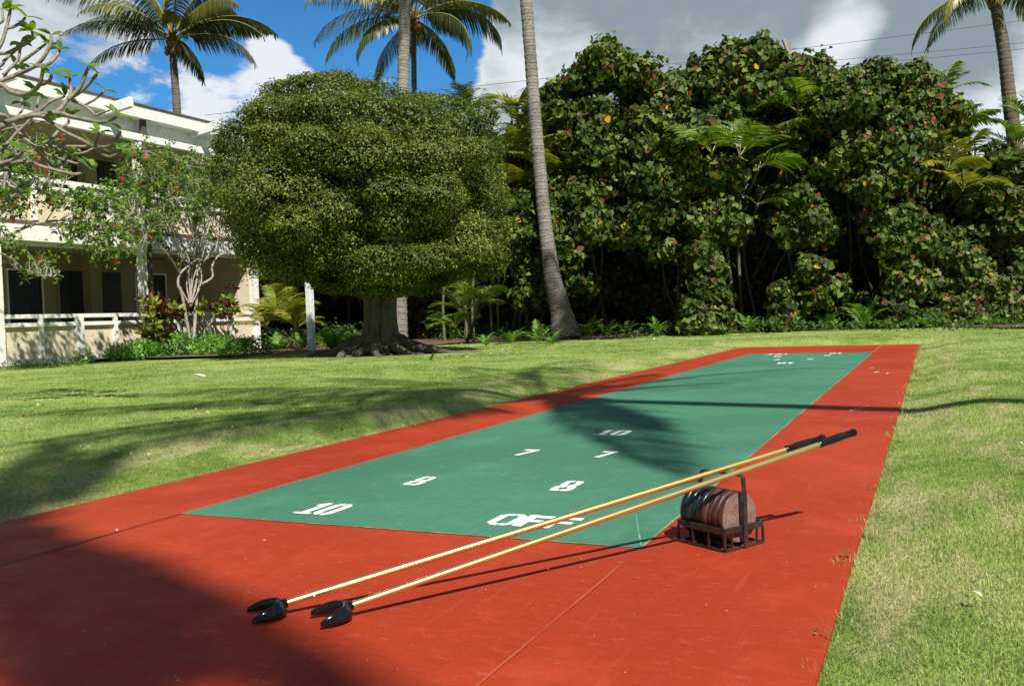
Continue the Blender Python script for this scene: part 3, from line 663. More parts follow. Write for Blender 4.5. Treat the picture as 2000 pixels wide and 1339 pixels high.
# roof edge
bx('eave_beam', MAT['white'], (XF-.05, XF+.10, Y0, Y1+.05, 5.44, 5.62), bevel=.01)
bx('frieze', MAT['mint'], (XF-.24, XF-.18, Y0, Y1, 5.62, 6.0))
bx('roof_fascia', MAT['white'], (XF+.12, XF+.20, Y0-.5, Y1+.7, 5.99, 6.30), bevel=.008)
mb = MB(); mb.add([(XF+.23,Y0-.5,6.30),(XF+.23,Y1+.7,6.30),(-23.5,Y1+.7,6.75),(-23.5,Y0-.5,6.75),(-28.5,Y1+.7,6.3),(-28.5,Y0-.5,6.3),(XF+.23,Y0-.5,6.34),(XF+.23,Y1+.7,6.34),(-23.5,Y1+.7,6.80),(-23.5,Y0-.5,6.80),(-28.5,Y1+.7,6.35),(-28.5,Y0-.5,6.35)],
    [(0,1,2,3),(3,2,4,5),(6,9,8,7),(9,11,10,8),(0,6,7,1),(5,4,10,11),(1,7,8,2),(2,8,10,4),(0,3,9,6),(3,5,11,9)]); mb.build('roof', MAT['roof'], bld)
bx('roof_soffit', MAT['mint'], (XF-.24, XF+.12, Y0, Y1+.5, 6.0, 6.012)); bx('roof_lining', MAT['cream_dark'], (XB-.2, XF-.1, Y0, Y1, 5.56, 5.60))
for ye in (7.15, 10.2, 13.25, 16.3, 19.35):
    mb = MB(); mb.beam((XF-.25, ye, 5.98), (XF+.95, ye, 6.10), .12, .24); mb.build('rafter_end', MAT['mint'], bld, bevel=.01)
lt = bx('eave_lamp', MAT['concrete'], (XF+.06, XF+.16, 20.6, 20.75, 2.85, 3.0), bevel=.01)
# white post beyond the tree
pb = W(608, 660, 22.5); mb = MB(); mb.box(pb[0]-.075, pb[0]+.075, pb[1]-.075, pb[1]+.075, 0, 3.3)
post = mb.build('white_post', MAT['mint'], base=(pb[0], pb[1], 0), bevel=.01, label='square white wooden post standing in the shade left of the round tree trunk', cat='post')  # greyer beam paint on the white post puts its shade into the colour
mb = MB(); mb.box(pb[0]-.11, pb[0]+.11, pb[1]-.11, pb[1]+.11, 3.3, 3.37); mb.build('cap', MAT['white'], post, bevel=.01)

# ------------------------------------------------------------------ foliage builders
def blob_leaves(blobs, n, inward=.25, jit=.5, minz=.05, flat_bottom=False, core=(), bury=.62, outward=0.0, lk=1.0):
    """points and normals on lumpy ellipsoids; blobs = (x,y,z, rx,ry,rz); points buried in other blobs are dropped"""
    B = np.array(blobs, float); area = (B[:,3]*B[:,4]+B[:,3]*B[:,5]+B[:,4]*B[:,5]); pr = area/area.sum()
    idx = rng.choice(len(B), n, p=pr); d = rng.normal(size=(n, 3)); d /= np.linalg.norm(d, axis=1)[:, None]
    if flat_bottom: d[:, 2] = np.where(d[:, 2] < -.35, -d[:, 2], d[:, 2])
    lump = 1+lk*(.10*np.sin(d[:,0]*5+idx)+.10*np.sin(d[:,1]*6+idx*1.7)+.08*np.sin(d[:,2]*7+idx*2.3)+.05*np.sin(d[:,0]*13+d[:,2]*11+idx))
    rr = lump*(1-inward*rng.random(n)**2+outward*rng.random(n)**4)
    P = B[idx, :3]+d*B[idx, 3:6]*rr[:, None]; N = d/B[idx, 3:6]; N /= np.linalg.norm(N, axis=1)[:, None]
    keep = P[:, 2] > minz
    for b in list(B)+[np.array(c_, float) for c_ in core]:
        q = (((P-b[:3])/b[3:6])**2).sum(1); keep &= q > bury
    P, N = P[keep], N[keep]; N = N+rng.normal(size=N.shape)*jit; N /= np.linalg.norm(N, axis=1)[:, None]
    return P, N
def droop_axes(N, droop=.8, rand=.6):
    D = np.tile([0, 0, -droop], (len(N), 1))+rng.normal(size=N.shape)*rand; return frames(N, up_hint=D)
def frond_geo(org, az, el, L, nl, ll, lw, curve, leaf_droop, vee=.5, start=.12, twist=0, side=0.0, ragged=.12, seg=3):
    """one pinnate frond: rachis points, leaflet quads strip"""
    n = 26; pts = []; p = np.array(org, float); e = el; ds = L/n; ts = []
    for i in range(n+1):
        t = np.array([math.sin(az+side*i/n)*math.cos(e), math.cos(az+side*i/n)*math.cos(e), math.sin(e)]); pts.append(p.copy()); ts.append(t); p = p+t*ds
        e -= curve/n*(0.45+1.1*i/n)
    pts = np.array(pts); ts = np.array(ts); V = []; F = []; rn = []
    for s in (-1, 1):
        for k in range(nl):
            u = start+(1-start)*(k+random.random()*.5)/nl; f = u*n; i = min(int(f), n-1); c = pts[i]+(pts[i+1]-pts[i])*(f-i); t = ts[i]
            w = np.cross(t, (0, 0, 1)); w /= np.linalg.norm(w)+1e-9; b = np.cross(w, t)
            w2 = w*math.cos(twist)+b*math.sin(twist); b2 = -w*math.sin(twist)+b*math.cos(twist)
            fwdk = .35+.75*u; prof = math.sin(math.pi*min(1, .16+.86*u))**.6 if u < .97 else .3
            l = ll*prof*(1+random.uniform(-ragged, ragged)); d = w2*s*math.cos(vee)+b2*math.sin(vee)+t*fwdk; d /= np.linalg.norm(d)
            hw = np.cross(d, b2); hw /= np.linalg.norm(hw)+1e-9; hw = hw*.5+t*.5; hw /= np.linalg.norm(hw); q = c.copy(); o = len(V); dr = leaf_droop*random.uniform(.7, 1.3); r = random.random()
            for m in range(seg+1):
                x = m/seg; wd = lw*(1-.15*x if m < seg else .12)*(.65 if m == 0 else 1)
                V += [q-hw*wd/2, q+hw*wd/2]; rn += [r, r]
                d = d+np.array([0, 0, -dr/seg]); d /= np.linalg.norm(d); q = q+d*l/seg
            F += [(o+2*m, o+2*m+1, o+2*m+3, o+2*m+2) for m in range(seg)]
    return pts, V, F, rn
def frond_obj(name, parent, mat, rach, rr, **kw):
    pts, V, F, rn = frond_geo(**kw); O = origin_of(parent, None)
    mb = MB(); n = len(pts); mb.tube(pts[::2], np.linspace(rr, rr*.18, len(pts[::2])), 5)
    nv = len(mb.V); mb.add(V, F); me = bpy.data.meshes.new(name); me.from_pydata([tuple(np.array(v)-O) for v in mb.V], [], mb.F); me.update()
    a = me.attributes.new('rnd', 'FLOAT', 'POINT'); a.data.foreach_set('value', np.array([.5]*nv+rn, np.float32))
    me.materials.append(mat); me.materials.append(rach); mi = np.zeros(len(mb.F), np.int32); mi[:len(mb.F)-len(F)] = 1; me.polygons.foreach_set('material_index', mi)
    return link(name, me, mat, parent)
def palm_trunk(path, rads, root, mat, seg=18):
    pts = smooth_path(path, 26); s = np.linspace(0, 1, len(pts)); rr = np.interp(s, np.linspace(0, 1, len(rads)), rads)
    L = np.cumsum([0]+list(np.linalg.norm(np.diff(pts, axis=0), axis=1)))
    m = int(L[-1]/.045); Li = np.linspace(0, L[-1], m); P = np.stack([np.interp(Li, L, pts[:, k]) for k in range(3)], 1); Rr = np.interp(Li, L, rr)
    Rr = Rr*(1+.022*np.sign(np.sin(Li*2*math.pi*5.2+np.sin(Li*1.7)*1.2))+.012*rng.normal(size=m))
    mb = MB(); mb.tube(P, Rr, seg); return mb.build('trunk', mat, root, smooth=True)
def coconut_palm(label, path, rads, fronds, L=4.2, mat='coco', young=0, bark='palm', nl=70, nuts=True, group='coconut palms', ll=.85, lw=.045, crown_scale=1):
    root = empty('coconut_palm', path[0], label=label, cat='palm tree', group=group)
    palm_trunk(path, rads, root, MAT[bark]); top = np.array(path[-1], float); tr = rads[-1]
    mb = MB()
    mb.tube([top-[0,0,.25], top+[0,0,.1], top+[0,0,.45], top+[0,0,.9]], [tr*1.05, tr*1.5, tr*1.2, tr*.35], 12)
    for k in range(14):
        a = k*2.4; mb.tube([top+[math.cos(a)*tr*.9, math.sin(a)*tr*.9, -.05+.03*k], top+[math.cos(a)*tr*2.2, math.sin(a)*tr*2.2, .25+.03*k]], [.05, .03], 5)
    mb.build('crown_shaft', MAT['fibre'], root, smooth=True)
    if nuts:
        for k in range(6):
            a = k*1.05+.3; c = top+np.array([math.cos(a)*(tr+.12), math.sin(a)*(tr+.12), -.12-.1*(k % 2)]); m2 = MB()
            m2.tube([c+[0,0,.11], c+[0,0,.07], c, c-[0,0,.08], c-[0,0,.12]], [.02, .08, .105, .07, .015], 10); m2.build('coconut', MAT['nut'], root, smooth=True)
    for f in fronds:
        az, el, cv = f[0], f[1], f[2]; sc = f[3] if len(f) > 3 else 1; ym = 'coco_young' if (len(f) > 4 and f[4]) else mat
        o = top+np.array([math.sin(az)*tr, math.cos(az)*tr, .25+.25*max(0, el)])
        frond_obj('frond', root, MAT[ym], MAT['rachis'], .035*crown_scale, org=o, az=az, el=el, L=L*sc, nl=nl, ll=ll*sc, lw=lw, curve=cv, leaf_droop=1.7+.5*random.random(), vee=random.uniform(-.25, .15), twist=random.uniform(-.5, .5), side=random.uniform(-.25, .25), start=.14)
    return root
def ring_fronds(n, els, cvs, a0=0.0, sc=(.9, 1.1)):
    out = []
    for i in range(n):
        k = i/n; el = els[0]+(els[1]-els[0])*((i*.618) % 1); cv = cvs[0]+(cvs[1]-cvs[0])*(1-((i*.618) % 1))
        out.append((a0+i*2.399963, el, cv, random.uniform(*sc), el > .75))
    return out

# view-plane azimuths: right = world azimuth of the lens' right-hand side
AZR = math.atan2(rt[0], rt[1]); AZF = math.atan2(fw[0], fw[1])
def az_img(deg):                      # 0 = to the right in the photo, 90 = away from the lens, 180 = left, 270 = towards the lens
    return AZR-R(deg)

# leaning palm in front of the hedge
D = 25.2
pth = [G(1109, 668)*1.0] + [W(x, y, D) for x, y in ((1096,610),(1080,545),(1066,450),(1056,350),(1044,215),(1036,110),(1027,0),(1010,-180),(996,-360),(985,-470))]
pth[0] = np.array([pth[1][0]-.02, pth[1][1]-.05, 0.0]) + np.array([.22, -.1, 0]); 
coconut_palm('leaning grey ringed coconut palm with swollen base, right of the round tree', pth, [.44, .30, .235, .19, .178, .172, .17, .165, .16, .155, .15], ring_fronds(20, (-.35, 1.2), (1.2, 2.0)), L=4.3, nl=50)
# thick pale trunk rising behind the round tree
D = 28.0
p0 = G(783, 690); p0 = np.array(W(778, 669, D)); p0[2] = 0
coconut_palm('thick pale coconut palm trunk rising straight out of the top behind the round tree', [p0, W(779,500,D), W(783,300,D), W(787,180,D), W(789,90,D), W(791,0,D), W(794,-200,D), W(796,-380,D)], [.30, .21, .19, .18, .175, .17, .165, .16], ring_fronds(18, (-.3, 1.2), (1.2, 2.0)), L=4.3, nl=44)
# palm with thin dark trunk whose crown shows behind the pale trunk
D = 44.0
p0 = np.array(W(812, 650, D)); p0[2] = 0
fr = [(az_img(188), .15, 1.7, 1.0), (az_img(172), .42, 1.5, 1.05, 1), (az_img(200), .62, 1.6, 1.05, 1), (az_img(-8), .30, 2.0, 1.0), (az_img(12), .55, 1.5, .95, 1), (az_img(-20), .8, 1.5, 1.0, 1), (az_img(215), -.05, 1.7, .8),
      (az_img(325), .1, 1.9, .85), (az_img(150), .9, 1.4, 1), (az_img(40), .95, 1.4, 1), (az_img(100), .4, 1.5, 1), (az_img(70), .1, 1.6, .9), (az_img(250), .9, 1.5, .9, 1), (az_img(290), .7, 1.6, .9, 1), (az_img(130), -.1, 1.5, .85), (az_img(182), .80, 1.6, .95), (az_img(0), .1, 2.2, .7)]
coconut_palm('coconut palm with thin dark trunk and drooping crown partly hidden by the thick pale trunk', [p0, W(810,400,D), W(809,180,D), W(808,90,D), W(809,48,D)], [.2, .15, .13, .125, .12], fr, L=5.3, bark='palm_dark', nl=95, ll=1.3, lw=.06)
# palm over the building
D = 36.0
p0 = np.array(W(352, 640, D)); p0[2] = 0
fr = [(az_img(180), .12, 1.15, .92), (az_img(-3), .22, 1.55, .95), (az_img(160), .62, 1.05, 1.25), (az_img(178), .85, 1.3, 1.35), (az_img(14), .65, 1.45, 1.05), (az_img(-25), .75, 1.6, .95, 1), (az_img(205), .8, 1.7, .9, 1),
      (az_img(120), .9, 1.2, 1.1), (az_img(60), .95, 1.3, 1.1), (az_img(250), 1.05, 1.5, .9, 1), (az_img(300), 1.0, 1.5, .9, 1), (az_img(90), .3, 1.5, .9), (az_img(140), 1.15, 1.1, 1.0), (az_img(30), 1.2, 1.1, 1.0), (az_img(192), .45, 1.2, 1.05), (az_img(350), .48, 1.4, .95)]
coconut_palm('slim coconut palm standing behind the building roof with two low drooping fronds', [p0, W(350,400,D), W(346,230,D), W(341,150,D), W(338,112,D), W(337,92,D)], [.25, .18, .16, .145, .135, .13], fr, L=4.0, bark='palm_dark', nl=95, ll=1.0, lw=.05)
# palm at the right edge
D = 29.0
p0 = np.array(W(2012, 640, D)); p0[2] = 0
fr = [(az_img(186), .66, 1.05, 1.0), (az_img(182), -.02, 1.6, .7), (az_img(200), .15, 1.9, .55, 1), (az_img(0), -.35, 1.1, .85), (az_img(350), .0, 1.9, .9), (az_img(30), .2, 1.4, .9), (az_img(320), -.25, 1.5, .8), (az_img(240), .3, 1.9, .6, 1), (az_img(280), .5, 1.7, .7, 1),
      (az_img(90), .4, 1.5, .9), (az_img(150), .8, 1.3, 1), (az_img(60), .9, 1.2, 1), (az_img(12), .7, 1.4, 1)]
coconut_palm('tall coconut palm at right edge, rough brown trunk, crown in the top corner', [p0, W(1998,440,D), W(1984,290,D), W(1972,200,D), W(1962,110,D), W(1950,40,D), W(1943,2,D)], [.29, .25, .23, .21, .19, .175, .16], fr, L=5.0, nuts=False, bark='palm_dark', nl=90, ll=.85, lw=.045)

# palms standing outside the picture, right of and behind the lens; their shadows cross the court and lawn
def crown_at(gx, gy, H): return np.array([gx, gy, 0])+SUN*(H/SUN[2])
def toward(org, g, el=.25, cv=.95):      # a frond whose tip throws its shadow on ground point g
    az, L = 0.0, 4.0; q = np.array(g[:2], float)-(org-SUN*(org[2]/SUN[2]))[:2]; az = math.atan2(q[0], q[1]); L = max(1.5, np.linalg.norm(q))
    def tip(az, L):
        p = org.copy(); e = el
        for i in range(27):
            p = p+np.array([math.sin(az)*math.cos(e), math.cos(az)*math.cos(e), math.sin(e)])*L/26; e -= cv/26*(.45+1.1*i/26)
        return (p-SUN*(p[2]/SUN[2]))[:2]
    best = None
    for a_ in np.linspace(-math.pi, math.pi, 73):
        for l_ in np.linspace(1.8, 5.4, 25):
            e_ = np.linalg.norm(tip(a_, l_)-np.array(g[:2]))
            if best is None or e_ < best[0]: best = (e_, a_, l_)
    return (best[1], el, cv, best[2]/4.4, False)
c1 = (-2.95, 7.3); cr = crown_at(*c1, 9.0)
targets = [(-.55, 3.95), (-6.7, 4.8), (-7.4, 6.3), (-5.0, 12.0), (-1.2, 11.2), (-2.6, 10.2), (-4.7, 3.5), (-5.3, 3.9), (-6.6, 8.4), (-4.3, 10.4), (-1.4, 5.3), (-6.0, 5.4), (-4.1, 3.2), (-7.2, 7.0), (-5.8, 10.8), (-1.5, 8.9)]
coconut_palm('coconut palm standing on the right lawn outside the picture, shading the middle of the court', [np.array([6.4, 4.1, 0]), np.array([5.6, 4.0, 2.0]), np.array([4.9, 3.5, 4.6]), np.array([4.0, 2.6, 7.0]), cr-[0,0,.3]], [.26, .16, .14, .13, .12],
             [toward(cr+[0,0,.1], g, random.uniform(.15, .35), random.uniform(.8, 1.05)) for g in targets] + [(R(200), 1.2, 1, .5, 1), (R(80), 1.25, 1, .5, 1)], L=4.4, nl=44, ll=.82, lw=.05)
c2 = (-3.3, 2.35); cr = crown_at(*c2, 11.0)
targets = [(-.85, 1.35), (-1.15, 1.05), (-1.9, .5), (-4.7, 3.9), (-5.6, 2.9), (-5.8, 1.6), (-4.6, .2), (-3.0, -.6), (-3.9, 3.7), (-2.2, 1.7)]
coconut_palm('coconut palm standing behind the photographer, shading the near left corner of the court', [np.array([5.0, -8.0, 0]), np.array([5.4, -7.2, 3]), np.array([5.4, -6.4, 6.5]), cr-[0,0,.3]], [.28, .17, .14, .12],
             [toward(cr+[0,0,.1], g, random.uniform(.1, .3), random.uniform(.8, 1.05)) for g in targets] + [(R(200), 1.2, 1, .6, 1)], L=4.4, nl=55, ll=.9, lw=.07)

cr = crown_at(-9.6, 23.9, 15.0)
coconut_palm('tall coconut palm outside the picture at right, shading the foot of the leaning palm', [np.array([5.4, 19.6, 0]), np.array([4.9, 19.0, 4.0]), np.array([3.4, 17.6, 9.0]), cr-[0,0,.3]], [.28, .17, .14, .12],
             ring_fronds(17, (-.3, 1.0), (1.0, 1.8)), L=4.2, nl=50, ll=.8, lw=.06)

# ------------------------------------------------------------------ the round tree
FB = np.array([*G(742, 700)[:2], 0.0])
ftree = empty('round_ficus_tree', FB, label='big dense round headed tree with fluted trunk and surface roots between building and palms', cat='tree')
D0 = 17.45
def fic(px, py, dd=0.0): return W(px, py, D0+dd)
# crown: half widths traced per height (left px, right px), the depth follows the width
rows = [(192,560,690),(235,520,895),(285,490,920),(340,475,940),(396,472,955),(450,488,962),(500,535,955)]
lobes = []; cores = []
RY = [r[0] for r in rows]
def body(py): return np.interp(py, RY, [r[1] for r in rows]), np.interp(py, RY, [r[2] for r in rows])
tries = 0
while len(lobes) < 74 and tries < 30000:
    tries += 1; py = random.uniform(182, 522); xl, xr = body(py); cxp, hw = (xl+xr)/2, (xr-xl)/2; c = fic(cxp, py); hm = hw/F_*D0+.16; dm = min(hm, 2.75)
    th = random.uniform(0, 2*math.pi); rr = random.uniform(.36, .82); kk = random.uniform(.80, 1.04) if py > 250 else random.uniform(.2, 1.02)
    if py > 250 or cxp < 0: pass
    q = c+rt*math.cos(th)*max(.1, hm*kk-rr*.62)+np.array([fw[0], fw[1], 0])*math.sin(th)*max(.1, dm*kk-rr*.62)
    if 205 > py and kk > .9 and hm > 1.6: continue
    if any(np.linalg.norm((q-np.array(l[:3]))*[1, 1, 1.35]) < .80*(rr+l[3])*.9 for l in lobes): continue
    lobes.append((*q, rr*random.uniform(.95, 1.25), rr*random.uniform(.95, 1.25), rr*random.uniform(.58, .82)))
for ri, (py, xl, xr) in enumerate(rows):
    cxp, hw = (xl+xr)/2, (xr-xl)/2; hm = hw/F_*D0+.16; dm = min(hm, 2.75)
    cores.append((*fic(cxp, py+22), max(.3, hm-.85), max(.3, dm-.85), .50 if ri else .2))
for (px, py, dd, r) in ((590,186,0,.55),(645,178,.3,.55),(600,180,-.5,.5),(560,222,-.3,.5),(690,182,.0,.38),(705,172,-.3,.24),(650,200,-.7,.5),(800,226,0,.55),(880,224,.2,.48),(925,225,0,.42),(780,228,.3,.55),(840,215,-.5,.5),(770,235,-.9,.5),(900,250,-.6,.5),(540,225,-.8,.5),(480,285,-.3,.5),(640,225,-1.1,.5),(820,265,-1.4,.5),(900,300,-1.3,.5)):
    lobes.append((*fic(px, py, dd), r*1.1, r*1.1, r*.5))
cores += [(*fic(720, 300), 1.8, 1.5, .6), (*fic(610, 250), .8, .7, .45), (*fic(840, 280), .8, .8, .4)]
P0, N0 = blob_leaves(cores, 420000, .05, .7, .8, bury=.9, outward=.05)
P, N = blob_leaves(lobes, 1000000, .16, .55, .8, core=cores, bury=.74, outward=.30)
und = N[:, 2] < -.45; kq = ~und | (rng.random(len(P)) < .3); P, N = P[kq], N[kq]
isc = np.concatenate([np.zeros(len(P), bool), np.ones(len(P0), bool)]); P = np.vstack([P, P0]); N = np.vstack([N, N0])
print('ficus leaves', len(P))
nn = np.sin(P[:,0]*3.1+P[:,2]*2)+np.sin(P[:,1]*2.7+1)+np.sin(P[:,2]*4.3+P[:,0])
keep = rng.random(len(P)) < np.clip(.85+.12*nn, .35, 1); P, N, nn, isc = P[keep], N[keep], nn[keep], isc[keep]
X, Y, N = frames(N+np.array([0,0,.25]))
crown = scatter('crown', LEAF, P, X, Y, N, rng.uniform(.034, .062, len(P))*np.where(isc, 1.25, 1.0), MAT['ficus'], ftree, rnd=np.clip(rng.normal(.52, .22, len(P))+.07*nn-.12*isc, 0, 1))  # inner core leaves toned darker: crevice shade put into their colour
# branches inside, trunk flutes, roots
mb = MB()
def zt_(px, py, dd=0): return fic(px, py, dd)
flutes = [([(655,712,-1.0),(690,700,-.5),(712,675,-.25),(722,640,-.1),(726,600,0),(715,565,0),(695,520,0),(650,440,0)], [.04,.10,.16,.20,.20,.18,.14,.07]),
          ([(690,716,-1.2),(712,702,-.6),(728,680,-.35),(736,640,-.2),(740,600,-.1),(738,550,0),(730,480,0),(720,380,0)], [.04,.10,.15,.19,.20,.2,.16,.08]),
          ([(742,716,-1.3),(745,700,-.7),(750,680,-.4),(755,640,-.25),(758,600,-.2),(765,560,-.1),(785,520,0),(840,430,0)], [.05,.10,.15,.17,.17,.17,.14,.07]),
          ([(790,712,-1.0),(778,700,-.4),(768,680,-.2),(765,640,-.05),(762,600,0),(770,560,.1),(800,500,.3),(880,400,.6)], [.05,.12,.15,.17,.17,.16,.13,.07]),
          ([(735,690,1.0),(740,680,.5),(742,650,.3),(742,600,.25),(740,550,.25),(700,480,.8),(640,400,1.2)], [.1,.16,.2,.2,.19,.17,.1]),
          ([(830,704,.2),(800,696,0),(776,684,0),(764,650,.1),(755,600,.15),(750,540,.2)], [.04,.1,.15,.2,.24,.2])]
for pts, rr in flutes:
    Pp = smooth_path([zt_(*q) for q in pts], 6); Pp[:, 2] = np.maximum(Pp[:, 2], -.02); s = np.linspace(0, 1, len(Pp)); mb.tube(Pp, np.interp(s, np.linspace(0, 1, len(rr)), rr)*.72*(1+.06*np.sin(s*23+len(rr))), 12)
mb.build('trunk', MAT['bark'], ftree, smooth=True)
for k in range(22):
    a = -math.pi*.08+math.pi*2*k/22; l = random.uniform(1.0, 2.3) if k % 2 else random.uniform(.6, 1.3); mb = MB(); pp = []
    ph = random.uniform(0, 6); st = .38
    for i in range(9):
        t = i/8; rr = st+l*t; aa = a+.22*math.sin(t*5+ph)*t; pp.append(FB+np.array([rr*math.cos(aa), rr*math.sin(aa), .30*(1-t)**3+.045*math.sin(t*9+ph)**2+.03]))
    mb.tube(smooth_path(pp, 3), .018+.115*np.linspace(1, 0, 25)**1.7, 8); mb.build('root', MAT['bark'], ftree, smooth=True)
# grey twigs poking out of the clipped surface
mb = MB(); sel = rng.choice(len(P), 330)
for i in sel:
    if P[i][2] > 4.2 and random.random() < .7: continue
    c = P[i]; n = N[i]*.6+rng.normal(size=3)*.5; n /= np.linalg.norm(n); l = random.uniform(.12, .34)
    mb.tube([c-n*.1, c+n*l*.5+rng.normal(size=3)*.02, c+n*l+rng.normal(size=3)*.03+[0,0,.03]], [.006, .004, .0015], 4, False)
mb.build('twigs', MAT['twig'], ftree, kind='stuff')

# ------------------------------------------------------------------ hedge of large-leaved trees
def leafy_tree(name, label, cat, base_px, depth, blobs, n, size, mat, group=None, tmpl=HEART, trunk=None, jit=.75, droop=.9, lift=.15, rshift=0.0, stems=5, minz=.05):
    """blobs: (px, py, depth offset, r metres, squash)"""
    b0 = W(base_px, 640, depth); b0[2] = 0
    root = empty(name, b0, label=label, cat=cat, group=group); B = []
    for (px, py, dd, r, sq) in blobs:
        c = W(px, py, depth+dd); B.append((*c, r*1.05, r*.95, r*sq))
    P, N = blob_leaves(B, int(n*2.5), .42, jit, minz, outward=.38, bury=.5, lk=1.9)
    N = N+np.array([-.05, -.25, lift]); X, Y, N = droop_axes(N, droop)
    nn = np.sin(P[:,0]*1.9+P[:,2]*1.3)+np.sin(P[:,2]*2.3+P[:,1]*1.1)
    rn = np.clip(rng.beta(1.7, 2.0, len(P))+.07*nn+rshift, 0, .87); hot = rng.random(len(P)); rn = np.where(hot > .915, .88+rng.random(len(P))*.09, rn); rn = np.where(hot > .992, 1.0, rn)
    scatter('crown', tmpl, P, X, Y, N, rng.uniform(size*.42, size*.92, len(P)), MAT[mat], root, rnd=rn)
    for s in range(stems):
        mb = MB(); t = B[int(random.random()*len(B))]; q = b0+fw*1.8+np.array([random.uniform(-.6, .6), random.uniform(-.3, .5), 0]); q[2] = 0; e = np.array(t[:3])+fw*.4
        mid = (q+e)/2+np.array([random.uniform(-.4, .4), random.uniform(0, .6), .2]); pp = smooth_path([q, mid, e], 8); mb.tube(pp, np.linspace(.05, .015, len(pp)), 7); mb.build('stem', MAT['bark'], root, smooth=True)
    return root
def mass(pts, rmin, rmax, n, dd0=(-.6, .9), sq=.8, poly=None):      # spread blobs inside a traced outline
    out = []; Pn = np.array(pts, float); x0, y0 = Pn.min(0); x1, y1 = Pn.max(0); tries = 0
    while len(out) < n and tries < 4000:
        tries += 1; x = random.uniform(x0, x1); y = random.uniform(y0, y1); ins = False; j = len(Pn)-1
        for i in range(len(Pn)):
            if (Pn[i][1] > y) != (Pn[j][1] > y) and x < (Pn[j][0]-Pn[i][0])*(y-Pn[i][1])/(Pn[j][1]-Pn[i][1])+Pn[i][0]: ins = not ins
            j = i
        if ins: out.append((x, y, random.uniform(*dd0), random.uniform(rmin, rmax), random.uniform(sq-.12, sq+.12)))
    return out
HG = 'large leaved trees of the hedge'
leafy_tree('hau_tree', 'large leaved tree rising to a pointed tuft just right of the leaning palm trunk', 'tree', 1180, 27.0,
    mass([(1085,185),(1130,150),(1190,105),(1260,150),(1320,190),(1330,330),(1085,330)], .3, .66, 40, (-1.4, .6)) + mass([(1045,200),(1090,180),(1090,340),(1045,340)], .3, .5, 8, (.2, 1.2)) + mass([(1040,340),(1330,340),(1330,645),(1040,645)], .5, .85, 34, (1.6, 3.0)) +
    mass([(1050,370),(1330,340),(1330,440),(1180,470),(1050,430)], .35, .6, 20, (-1.3, -.2)) + [(1195,108,-.5,.33,.9),(1190,95,-.5,.26,.9),(1150,145,-.6,.45,.8),(1240,150,-.6,.4,.8),(1095,180,.3,.38,.8)], 40000, .20, 'hau', HG)
leafy_tree('hau_tree', 'tall large leaved tree in mid hedge with a broken grey stub at its top', 'tree', 1450, 27.5,
    mass([(1330,190),(1380,125),(1430,100),(1500,90),(1545,110),(1600,130),(1640,170),(1640,330),(1330,330)], .3, .66, 42, (-2.0, .6)) + mass([(1320,340),(1640,340),(1640,645),(1320,645)], .5, .85, 34, (1.6, 3.0)) +
    [(1495,92,-.3,.26,.9),(1515,105,-.4,.24,.9),(1435,103,-.3,.42,.8),(1370,130,-.4,.38,.8),(1400,115,-.4,.35,.8),(1345,160,-.5,.4,.8),(1600,130,-.3,.34,.9)], 42000, .20, 'hau', HG)
leafy_tree('hau_tree', 'reddish large leaved tree between two fan topped palms on the right side of the hedge', 'tree', 1740, 26.5,
    mass([(1610,190),(1660,150),(1700,135),(1760,140),(1810,150),(1860,200),(1890,260),(1880,350),(1700,370),(1620,330)], .28, .6, 44, (-2.0, .5)) + mass([(1620,360),(1890,380),(1890,645),(1620,645)], .5, .8, 30, (1.8, 3.0)) +
    [(1660,148,-.4,.27,.9),(1705,130,-.4,.22,.9),(1790,140,-.4,.33,.9),(1735,140,-.4,.3,.9),(1870,215,-.6,.3,.9)], 40000, .18, 'hau', HG, rshift=.04)
leafy_tree('hau_tree', 'low large leaved tree at the right edge beneath the tall palm trunk', 'tree', 1950, 26.0,
    mass([(1880,420),(1900,330),(1950,300),(2060,310),(2100,640),(1890,640)], .4, .75, 34, (-.6, 1.6)) + [(1950,300,-.6,.3,.9),(1975,330,-.8,.35,.9),(1960,385,-1.4,.35,.8),(1985,440,-1.4,.4,.8)], 20000, .19, 'hau', HG)
BG = 'large leaved bushes at the foot of the hedge'
leafy_tree('hau_bush', 'large leaved bush bulging forward in mid hedge with pink young leaves on top', 'bush', 1320, 25.6,
    mass([(1230,330),(1300,305),(1370,300),(1420,340),(1440,420),(1380,450),(1240,430)], .35, .6, 24, (-.4, .6)) + mass([(1240,430),(1460,430),(1400,520),(1300,500)], .25, .42, 10, (-.3, .4)), 12000, .19, 'hau', BG, stems=3)
leafy_tree('hau_bush', 'narrow cascade of large leaves reaching the lawn left of centre, beside a fern', 'bush', 1385, 24.8,
    [(1370,495,0,.32,.9),(1395,520,-.1,.3,.9),(1380,560,-.2,.34,.9),(1400,580,-.2,.28,.9),(1355,600,-.2,.28,.8),(1375,620,-.3,.34,.8),(1410,615,-.2,.3,.8),(1345,635,-.4,.22,.7),(1390,640,-.4,.25,.6)], 2600, .19, 'hau', BG, stems=2)
leafy_tree('hau_bush', 'dark leafed bush hanging over two bright ferns at the far end of the court', 'bush', 1560, 25.2,
    [(1560,395,.2,.5,.8),(1590,430,.1,.45,.8),(1530,440,.2,.4,.8),(1585,520,-.2,.36,.8),(1620,560,-.1,.36,.8),(1600,580,-.2,.3,.8),(1530,570,.2,.3,.9),(1535,610,0,.33,.9),(1520,630,-.1,.28,.8),(1600,450,.2,.4,.8),(1560,460,.2,.4,.8)], 4200, .19, 'hau', BG, stems=2)
